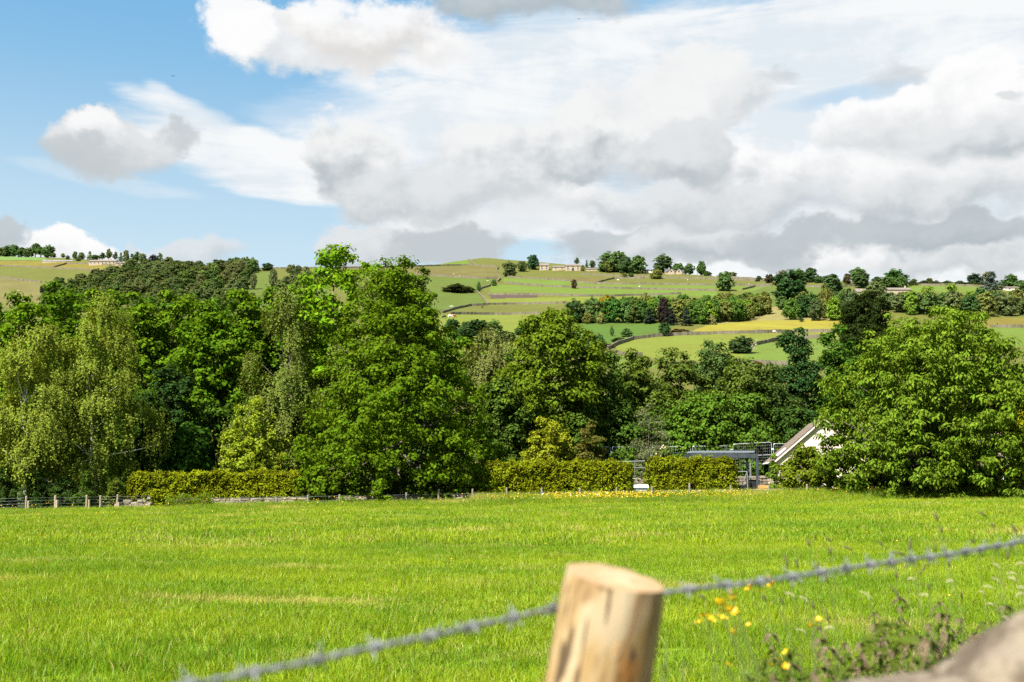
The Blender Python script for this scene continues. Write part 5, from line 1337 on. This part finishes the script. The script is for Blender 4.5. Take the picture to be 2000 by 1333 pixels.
def build_grass():
    r = np.random.default_rng(31)
    near = [grass_clump('grass_tuft', 400 + i, 92, .24, .105, .0062, M['grass_blade'], .55) for i in range(5)]
    P = np.concatenate([frustum_points(r, 6.5, 16, 40), frustum_points(r, 16, 30, 24)])
    s = r.uniform(.7, 1.25, (len(P), 1)); lush = np.array([mnoise.fractal(Vector((x * .22, y * .3, 0)), .6, 2, 3) for x, y, _ in P])[:, None]
    tag(scatter('grass', near, P, np.concatenate([s, s, s * (1 + .5 * lush)], 1), 1), 'short green pasture grass near the post', 'grass')
    far = [grass_clump('grass_tuft', 420 + i, 80, .5, .15, .016, M['grass_blade'], .6) for i in range(5)]
    P = np.concatenate([frustum_points(r, 29, 48, 9), frustum_points(r, 48, 72, 6)])
    s = r.uniform(.7, 1.25, (len(P), 1)); lush = np.array([mnoise.fractal(Vector((x * .15, y * .25, 0)), .6, 2, 3) for x, y, _ in P])[:, None]
    tag(scatter('far_grass', far, P, np.concatenate([s, s, s * (1 + .4 * lush)], 1), 2), 'mown pasture grass reaching to the far wall', 'grass')
    # uncut grass along the wall
    md = [grass_clump('grass_tuft', 440 + i, 60, .32, .78, .014, M['meadow_blade'], .4) for i in range(4)]
    n = 9500; x = r.uniform(-44, 44, n); y0 = 69.5 + 1.4 * np.sin(x * .21) + 1.2 * np.sin(x * .07 + 1) - np.clip(-x - 18, 0, 20) * .12; y = y0 + r.uniform(0, 1, n) ** .8 * (77.2 - y0)
    P = np.stack([x, y, ground(x, y)], -1); ramp = np.clip((y - y0) / 4, .15, 1)[:, None]; s = r.uniform(.7, 1.2, (n, 1))
    tag(scatter('long_grass', md, P, np.concatenate([s, s, s * (.35 + .65 * ramp) * np.where(x < -21.5, .42, np.where(x < -2.5, .6, .95))[:, None]], 1), 3), 'uncut long grass fringe below the stone wall', 'grass')
    # far buttercups: too many to count
    k = 3400; px = np.concatenate([r.normal(1080, 75, 330), r.normal(1195, 60, 600), r.normal(1300, 70, 400), r.normal(1420, 40, 80), r.uniform(900, 1680, 200), r.uniform(0, 900, 200), r.uniform(0, 2000, 150)])
    k = len(px); y = np.where(np.arange(k) < k - 350, r.uniform(70.5, 76, k), r.uniform(62, 76, k)); x = (px - 1000) / F * y * 1.0
    y[-150:] = np.sqrt(r.uniform(15 ** 2, 70 ** 2, 150)); x[-150:] = r.uniform(-.5, .5, 150) * y[-150:]
    hz = np.where(y > 68, r.uniform(.45, .82, k), r.uniform(.12, .2, k)); P = np.stack([x, y, ground(x, y) + hz], -1)
    sz = np.where(y > 60, .06, .03) * r.uniform(.7, 1.3, k)
    o = link('buttercup_drift', me_quads('buttercup_drift', leaves(P, nrm(r.normal(size=(k, 3)) * .45 + [0, -.4, .8]), r.normal(size=(k, 3)), sz, sz), k), M['buttercup']); tag(o, 'drift of yellow buttercups in the long grass below the middle hedge', 'buttercups', kind='stuff')
    # nettles and docks swallowing the foot of the wall
    for px0, px1, n_, hh, lab in ((330, 420, 2600, 1.15, 'rank nettle bank in front of the left golden hedge'), (1170, 1310, 1800, .75, 'green weeds below the gap between the hedges'), (1420, 1500, 900, .7, 'green weeds at the foot of the wall under the pergola'), (1690, 1880, 4200, 1.1, 'dark nettle bank at the foot of the cherry')):
        px = r.uniform(px0, px1, n_); y = r.uniform(74.5, 77, n_); x = (px - 1000) / F * y; z = ground(x, y) + r.uniform(0, 1, n_) ** .8 * hh * (.6 + .4 * np.sin(x * 2.1) ** 2)
        P = np.stack([x, y, z], -1)
        o = link('weed_bank', me_quads('weed_bank', leaves(P, nrm(r.normal(size=(n_, 3)) * .5 + [0, -.4, .8]), r.normal(size=(n_, 3)) + [0, 0, -.4], .17 * r.uniform(.6, 1.4, n_), .07 * r.uniform(.7, 1.3, n_)), n_), M['leaf'], color=(.075, .112, .008)); tag(o, lab, 'weeds', kind='stuff')


build_grass()

# ------------------------------------------------------------------ foreground: post, barbed wire, stones, weeds
def fore_post():
    D = 1.5; base = at(1168, 1333, D); top = at(1202, 1128, D); ax = (top - base).normalized(); foot = base - ax * ((base.z - gz(base.x, D) + .3) / ax.z)
    t = thing('fence_post', 'weathered round timber post leaning right with the barbed wire stapled behind', 'post', (foot.x, foot.y, foot.z))
    R = 200 / 2 * D / F * .985; L = (top - foot).length; q = ax.to_track_quat('Z', 'Y')
    r = random.Random(5); V = []; Fc = []; sides = 40; rings = 60
    nt = (q.inverted() @ Vector((.20, -.15, 1))).normalized()               # sawn face falls to the right and to us
    for i in range(rings + 1):
        f = i / rings
        for k in range(sides):
            a = 2 * math.pi * k / sides; ca, sa = math.cos(a), math.sin(a)
            n = mnoise.noise(Vector((ca * 1.3, sa * 1.3, f * 3))) * .02 + mnoise.noise(Vector((ca * 5, sa * 5, f * 9))) * .012
            rad = R * (1 + n + .04 * (1 - f))
            x, y = rad * ca, rad * sa; z = f * L
            if i == rings: x *= .955 + .02 * mnoise.noise(Vector((ca * 4, sa * 4, 9))); y *= .955 + .02 * mnoise.noise(Vector((ca * 4, sa * 4, 9)))
            zt = L - (x * nt.x + y * nt.y) / nt.z + mnoise.noise(Vector((ca * 2.4, sa * 2.4, 3))) * .003
            z = z * zt / L if f > .7 else z * (1 + (zt / L - 1) * f / .7)
            V.append((x, y, z))
    for i in range(rings):
        for k in range(sides): Fc.append((i * sides + k, i * sides + (k + 1) % sides, (i + 1) * sides + (k + 1) % sides, (i + 1) * sides + k))
    b = MB(); b.add(V, Fc); s = b.build('shaft', M['weathered_post'], t, True)
    b = MB(); c = (0, 0, L + .0004); b.add([V[rings * sides + k] for k in range(sides)] + [c], [(k, (k + 1) % sides, sides) for k in range(sides)]); e = b.build('sawn_top', M['end_grain'], t)
    # a swollen knot on the front
    fr = q.inverted() @ Vector((.18, -1, 0)); fr.z = 0; fr.normalize()
    kn = rock_mesh('knot', 2, (.014, .014, .020), 2, .15); ko = link('knot', kn, M['end_grain'], t); ko.location = Vector((0, 0, L - .085)) + fr * (R - .0115)
    for o in (s, e, ko):
        o.location = q @ o.location; o.rotation_mode = 'QUATERNION'; o.rotation_quaternion = q
    return t


fore_post()


def barbed_wire():
    pix = [(330, 1345, 1.16), (430, 1327, 1.2), (580, 1298, 1.25), (710, 1268, 1.3), (825, 1246, 1.35), (925, 1224, 1.42), (1075, 1190, 1.52), (1180, 1172, 1.575), (1300, 1158, 1.6), (1365, 1149, 1.63), (1485, 1137, 1.71), (1600, 1119, 1.80), (1700, 1103, 1.90), (1850, 1084, 2.1), (2000, 1058, 2.35), (2150, 1034, 2.7)]
    pts = [at(*p) for p in pix]; o = pts[7]
    pts = [pts[0] + (pts[0] - pts[1]).normalized() * 1.6] + pts + [pts[-1] + (pts[-1] - pts[-2]).normalized() * 2.6]
    e = pts[-1]; g = gz(e.x, e.y); pt = thing('fence_post', 'next round timber post along the barbed wire, standing beyond the corner stone', 'post', (e.x - .03, e.y - .07, g))
    MB().tube([(0, 0, -.3), (.01, 0, .6), (0, .01, e.z - g + .02), (0, .01, e.z - g + .05)], [.068, .066, .064, .058], 14).build('shaft', M['weathered_post'], pt, True)
    # resample evenly
    q = [pts[0]]; ds = .004
    for a, b in zip(pts[:-1], pts[1:]):
        n = max(1, int((b - a).length / ds))
        for k in range(1, n + 1): q.append(a.lerp(b, k / n))
    t = thing('barbed_wire', 'grey barbed wire strand stretched across behind the foreground post', 'barbed wire', o)
    for ph in (0, math.pi):
        v = []
        for i, p in enumerate(q):
            w = i * ds * 2 * math.pi / .045 + ph; v.append(p - o + Vector((0, math.cos(w), math.sin(w))) * .0018)
        MB().tube(v, .0021, 5).build('strand', M['wire'], t, True)
    # barbs: two turns round the strands and four spikes
    tot = len(q); step = int(.072 / ds); r = random.Random(9)
    b = MB(); coil = []
    for k in range(40): w = k * 2 * math.pi / 14; coil.append(((k / 39 - .5) * .014, math.cos(w) * .0058, math.sin(w) * .0058))
    b.tube(coil, .0013, 4)
    for s, z in ((-.0065, 1), (-.002, -1), (.002, 1), (.0065, -1)):
        b.tube([(s, 0, z * .005), (s * 1.8, z * .008 * (1 if s > 0 else -1), z * .016)], [.0019, .0009], 4)
    bm = b.mesh('barb', True); bm.materials.append(M['wire'])
    for i in range(step // 2, tot - 1, step):
        d = (q[min(i + 2, tot - 1)] - q[max(i - 2, 0)]).normalized(); ob = bpy.data.objects.new('barb', bm); COL.objects.link(ob); ob.parent = t
        ob.location = q[i] - o; ob.rotation_mode = 'QUATERNION'; ob.rotation_quaternion = d.to_track_quat('X', 'Z') @ Matrix.Rotation(r.uniform(0, 6.28), 3, 'X').to_quaternion()


barbed_wire()


def fore_stones():
    def stone(name, label, c, sc, seed, rz=0, amp=.16):
        o = link(name, rock_mesh(name, seed, sc, 5, amp, 1.1), M['lichen_rock'], loc=c); o.rotation_euler = (0.05, -.05, rz)
        o.data.polygons.foreach_set('use_smooth', [True] * len(o.data.polygons)); return tag(o, label, 'stone', 'coping stones of the roadside wall')
    c = at(2110, 1405, 1.35)
    stone('coping_stone', 'large lichened sandstone block in the lower right corner', (c.x + .0, c.y, c.z - .02), (.185, .15, .135), 3, .3)
    c = at(1740, 1333, 1.30)
    stone('coping_stone', 'low flat coping stone just left of the large corner block', (c.x + .03, c.y, c.z - .055), (.19, .13, .06), 6, .1)
    # the courses of the roadside wall that carry them, below the frame
    base = at(1900, 1333, 1.32); t = thing('roadside_wall', 'rough dry stone wall carrying the coping stones at the lower right', 'stone wall', (base.x, base.y, gz(base.x, base.y)))
    r = random.Random(2); H = c.z - .13 - t.location.z; z = 0
    n = 6
    for i in range(n):
        x = -.62 - r.uniform(0, .1)
        while x < .75:
            w = r.uniform(.18, .34); o = bpy.data.objects.new('stone', r.choice(STONE_ME)); COL.objects.link(o); o.parent = t
            o.location = (x + w / 2, r.uniform(-.02, .02), H / n * (i + .5)); o.scale = (w, .34, H / n * .97); o.rotation_euler = (0, r.uniform(-.04, .04), r.choice((0, math.pi))); x += w


fore_stones()


def flowers():
    pet = MB()
    for k in range(5):
        a = k * 2 * math.pi / 5; ca, sa = math.cos(a), math.sin(a)
        def P(r_, t, z): return (r_ * math.cos(a + t), r_ * math.sin(a + t), z)
        pet.add([P(.0015, 0, 0), P(.007, -.5, .0025), P(.0115, -.42, .006), P(.0125, 0, .0068), P(.0115, .42, .006), P(.007, .5, .0025), P(.0075, 0, .0018)], [(0, 1, 6), (1, 2, 3, 6), (6, 3, 4, 5), (0, 6, 5)])
    pm = pet.mesh('petals', True); pm.materials.append(M['buttercup'])
    co = MB(); co.tube([(0, 0, .0005), (0, 0, .003), (0, 0, .0045)], [.0028, .0032, .0015], 8); cm = co.mesh('flower_centre', True); cm.materials.append(M['flower_core'])
    fl = [(1495, 255, 1, 'buttercup just touching the barbed wire, highest of all'), (1545, 320, .95, 'buttercup right below the highest one, under the wire'), (1335, 350, 1.1, 'large buttercup under the wire, left of the highest pair'), (1425, 380, .5, 'small half-open buttercup under the wire'), (1135, 415, 1.05, 'upper flower of the stacked buttercup pair'), (1140, 465, .95, 'lower flower of the stacked buttercup pair'),
          (1030, 505, 1.05, 'buttercup left of the stacked pair'), (1080, 530, .8, 'smaller buttercup touching the one left of the stacked pair'), (1045, 580, .6, 'small bud-like buttercup in the middle of the cluster'), (1125, 570, 1, 'left flower of the touching pair in the cluster centre'), (1160, 585, 1, 'right flower of the touching pair in the cluster centre'), (1205, 600, .4, 'tiny buttercup bud right of the touching pair'),
          (875, 625, 1.1, 'upper of the three buttercups nearest the post'), (925, 655, 1, 'right of the three buttercups nearest the post'), (830, 690, .8, 'lowest left buttercup nearest the post'), (1050, 650, 1, 'buttercup at the lower middle of the cluster'), (1150, 785, .85, 'buttercup hanging alone below the cluster'), (1310, 710, .5, 'tiny pale buttercup right below the cluster'),
          (1915, 725, .8, 'buttercup left of the brown nettle tips'), (1990, 660, .75, 'buttercup above the brown nettle tips'), (1680, 975, .7, 'upper buttercup of the low group at the bottom'), (1625, 1045, .8, 'middle buttercup of the low group at the bottom'), (1530, 1100, .7, 'left buttercup of the low group at the bottom'), (1670, 1115, .7, 'lowest buttercup of the low group at the bottom'), (1100, 1095, .6, 'single low buttercup right of the post foot')]
    r = random.Random(6)
    for zx, zy, s, lab in fl:
        D = 3.1 + r.uniform(-.2, .35); p = at(1200 + zx / 5, 1080 + zy / 5, D); g = gz(p.x + .1, D + .1)
        t = thing('buttercup', lab, 'buttercup', (p.x + .12, D + .08, g), 0, 'buttercups beyond the barbed wire'); q = p - t.location
        MB().tube([(0, 0, -.03), (q.x * .2 + .03, q.y * .3, q.z * .4), (q.x * .7 + .03, q.y * .8, q.z * .8), q], [.0016, .0014, .0011, .0009], 4).build('stem', M['stem_green'], t)
        f = bpy.data.objects.new('petals', pm); COL.objects.link(f); f.parent = t; f.location = q; s *= 1.3; f.scale = (s,) * 3; f.rotation_euler = (.55 + r.uniform(-.35, .35), r.uniform(-.35, .35), r.uniform(0, 6)); 
        c = bpy.data.objects.new('flower_centre', cm); COL.objects.link(c); c.parent = t; c.location = q; c.scale = (s,) * 3; c.rotation_euler = f.rotation_euler


flowers()


def stalks():
    r = random.Random(14)

    def stalk(px, py, D, ln, ang, mat, th, label, group, curl=0.0):
        p = at(px, py, D); g = gz(p.x, D + .1); k = D / F
        t = thing('grass_stalk', label, 'grass stalk', (p.x + ln * k * math.sin(ang) * 2 + r.uniform(-.1, .1), D + .05, g), 0, group); q = p - t.location
        d = Vector((-math.sin(ang), 0, math.cos(ang))) * ln * k
        tip = q + d * .5; bt = q - d * .5; md = q + Vector((math.cos(ang), 0, math.sin(ang))) * curl * ln * k
        MB().tube([(0, 0, -.03), Vector((0, 0, 0)).lerp(bt, .4) + Vector((.02, 0, .03)), Vector((0, 0, 0)).lerp(bt, .75) + Vector((.02, 0, .02)), bt], [.0013, .0012, .001, .0009], 4).build('stem', M['stem_green'], t)
        MB().tube([bt, bt.lerp(md, .5), md, md.lerp(tip, .6), tip], [th * .5, th, th * 1.05, th * .8, th * .2], 6).build('seed_head', M[mat], t, True)
    dark = [(1657, 20, 40, .45), (1676, 70, 26, .4), (1157, 122, 30, .3), (1235, 107, 26, .75), (1070, 190, 55, .25), (1110, 200, 40, .35), (1240, 152, 28, .5), (1310, 143, 40, 1.2), (1555, 125, 50, -.1), (1440, 125, 30, .7), (1838, 8, 34, .9), (1875, 52, 24, .8), (1958, 62, 34, .55), (1505, 163, 60, 1.35), (1605, 222, 50, -.5), (1195, 210, 30, .1), (1228, 262, 34, .4), (985, 335, 34, .6), (1055, 350, 30, .5), (1175, 365, 30, .4), (1230, 405, 60, .25), (740, 332, 30, 1.0), (1935, 165, 40, -.1), (1705, 195, 40, .1), (1652, 140, 30, .1), (1625, 292, 28, .4), (1755, 325, 40, .1), (1500, 320, 70, .5), (1800, 115, 26, .6), (1500, 245, 30, .1)]
    for zx, zy, L, a in dark: stalk(1000 + zx / 2, 1000 + zy / 2, r.uniform(2.9, 4.6), L / 2, a, 'seed_dark', .0035, 'dark seed head on a thin grass stalk beyond the barbed wire', 'dark grass seed heads beyond the wire', .05)
    pale = [(1860, 298, 44, 1.3), (1892, 215, 44, .85), (1890, 270, 40, .9), (1952, 245, 44, 1.5), (1955, 265, 40, 1.1), (1963, 270, 30, .9), (1712, 275, 36, 1.5), (1870, 365, 36, 1.2), (1985, 325, 40, 1.9), (1560, 266, 40, 1.5), (1610, 330, 44, 1.4), (1835, 318, 30, 1.0), (1985, 205, 34, 1.6), (1240, 458, 46, 1.5), (1130, 470, 50, 1.1), (1085, 328, 50, 1.1), (1380, 330, 60, .75), (1990, 300, 34, 1.3), (1930, 420, 40, .9), (1140, 345, 50, .9)]
    for zx, zy, L, a in pale: stalk(1000 + zx / 2, 1000 + zy / 2, r.uniform(3.0, 4.2), L / 2, a, 'seed_pale', .0022, 'pale bent seed head on a dry grass stalk at the right', 'pale grass seed heads beyond the wire', .18)


stalks()


def nettles():
    r = random.Random(33)
    LEAFN, LEAFT = (.036, .064, .008), (.085, .060, .022)

    def leaf(W, droop):
        """a toothed, drooping leaf of unit length along +X"""
        k = 7; mid = []; lf = []; rt = []; b = MB()
        for i in range(k + 1):
            f = i / k; w = W * math.sin(math.pi * min(1, .12 + f * .9)) ** .8 * (1 if i < k else .05) * (1 + (.14 if i % 2 else -.10)); z = .4 * f - droop * f * f
            mid.append((f, 0, z)); lf.append((f, w / 2, z + w * .15)); rt.append((f, -w / 2, z + w * .15))
        K = k + 1; b.add(mid + lf + rt, [q for i in range(k) for q in ((i, i + 1, K + i + 1, K + i), (i, 2 * K + i, 2 * K + i + 1, i + 1))])
        me = b.mesh('leaf'); me.materials.append(M['leaf']); return me
    LM = [leaf(.5, .75), leaf(.55, .95), leaf(.46, .6)]

    def nettle(px, py, D, label, tall=1.0, leafc=LEAFN, flower=True, name='nettle', cat='nettle', size=1.0, reach=14):
        D = D * (1.55 if D > 2.05 else 1.15); p = at(px, py, D); g = gz(p.x, D); t = thing(name, label, cat, (p.x + r.uniform(-.05, .05), D, g), 0, 'weeds growing against the roadside wall')
        q = p - t.location; q.y = 0
        st = MB(); st.tube([(0, 0, -.03), q * .5 + Vector((r.uniform(-.02, .02), 0, 0)), q], [.005, .004, .0018], 5); st.build('stem', M['stem_green'], t)
        Fl = MB(); a = r.uniform(0, 3)
        for i in range(reach):
            f = 1 - i * .036 / max(q.z, .3) * (1 + .07 * i) - .01; s = q * f; a += 1.57; ll = min((.024 + .010 * i) * size, .095 * size)
            for k in (0, math.pi):
                o = bpy.data.objects.new('leaf', r.choice(LM)); COL.objects.link(o); o.parent = t; o.location = s; o.color = (*leafc, 1)
                o.rotation_euler = (0, r.uniform(-.35, .1), a + k + r.uniform(-.2, .2)); o.scale = (ll * r.uniform(.85, 1.15),) * 3
                if flower and i < 9:
                    for m in range(4):
                        e = s + Vector((math.cos(a + k + .8 + m * .3), math.sin(a + k + .8 + m * .3), -.5 - .3 * m)) * r.uniform(.015, .04); Fl.tube([s, s.lerp(e, .5) + Vector((0, 0, .006)), e], [.0015, .0026, .0011], 4)
        if flower: tag(Fl.build('flower_spray', M['nettle_flower'], t), kind='stuff')
    zz = [(830, 450, 2.5, 'nettle with a broad leafy top left of the stone, dark stem showing'), (1030, 330, 2.9, 'tallest slim nettle with a drooping tip'), (1345, 370, 2.5, 'stout brown-topped nettle above the corner stone edge'), (1255, 540, 2.3, 'nettle just left of the stout brown-topped one'), (1855, 400, 2.6, 'nettle tip standing above the corner stone'), (1670, 530, 2.5, 'bushy nettle top at the sloping edge of the stone'), (1500, 500, 2.7, 'small leafy nettle between the stout one and the stone'), (980, 740, 2.1, 'low grey-brown nettle top in the bottom middle'), (1180, 640, 2.4, 'short nettle under the slim tall one'), (720, 690, 2.2, 'leafy nettle at the bottom left of the patch'), (1260, 660, 1.9, 'dark thick nettle right against the low coping stone'), (1100, 700, 2.2, 'green nettle behind the low coping stone'),(900,640,2.3,'green nettle shoot under the broad leafy one'),(1400,620,2.2,'nettle leaves pressed against the sloping stone')]
    for zx, zy, D, lab in zz: nettle(1500 + zx / 4, 1080 + zy / 4, D, lab)
    for zx, zy, D, lab in zz[:12]: nettle(1500 + zx / 4 + r.uniform(-34, 30), 1080 + zy / 4 + r.uniform(22, 50), D * r.uniform(.92, 1.12), 'lower shoot beside the ' + lab.split(' with')[0].split(' above')[0].split(' left')[0].split(' at')[0].split(' in')[0], leafc=r.choice((LEAFN, (.05, .08, .008), LEAFT)))
    rd = [(400, 560, 2.4, 'reddish seeding sorrel spike left of the nettles'), (600, 690, 2.3, 'short reddish sorrel spike near the bottom'), (740, 770, 2.2, 'rusty sorrel spike under the broad leafy nettle'), (470, 720, 2.3, 'faint reddish spike below the first sorrel'), (30, 620, 2.5, 'grey-green weed tip at the left of the patch'), (360, 900, 2.0, 'grey-brown weed tip low at the bottom edge'), (180, 850, 2.1, 'leafy weed among the low buttercups'), (40, 930, 2.1, 'leafy weed at the bottom right of the post')]
    for zx, zy, D, lab in rd: nettle(1500 + zx / 4, 1080 + zy / 4, D, lab, leafc=LEAFT if 'sorrel' in lab or 'red' in lab else LEAFN, name='seeding_weed', cat='weed', size=.6)
    for px, py, D, lab in ((1300, 1255, 1.95, 'dark leafy weed close to the right side of the post'), (1335, 1290, 1.9, 'bushy weed at the bottom just right of the post'), (1290, 1300, 1.85, 'low weed tucked against the post foot'), (1395, 1300, 1.95, 'pale-tipped weed between the post and the low buttercups'), (1450, 1312, 1.9, 'small weed at the bottom edge below the low buttercups')):
        nettle(px, py, D, lab, flower=False, name='leafy_weed', cat='weed', leafc=(.055, .095, .010), size=.62, reach=12)

    q = np.random.default_rng(77); n = 5200; px = q.uniform(1420, 1980, n); D = q.uniform(3.0, 4.4, n); x = (px - 1000) / F * D
    top = 1.7 - (1333 - 936 - 40 * np.sin(px * .03) - 45 * (px > 1600) + 5) / F * D; z = top + .09 - q.uniform(0, 1, n) ** .7 * .55
    o = link('undergrowth', me_quads('undergrowth', leaves(np.stack([x, D, z], -1), nrm(q.normal(size=(n, 3)) * .5 + [0, -.3, .8]), q.normal(size=(n, 3)) + [0, 0, -.3], .045 * q.uniform(.6, 1.5, n), .014 * q.uniform(.7, 1.4, n)), n), M['leaf'], color=(.062, .086, .012))
    tag(o, 'low green undergrowth between the nettles and the coping stones', 'weeds', kind='stuff')


nettles()

print('objects', len(bpy.data.objects), 'tris', sum(len(o.data.loops) - 2 * len(o.data.polygons) for o in bpy.data.objects if o.type == 'MESH'))
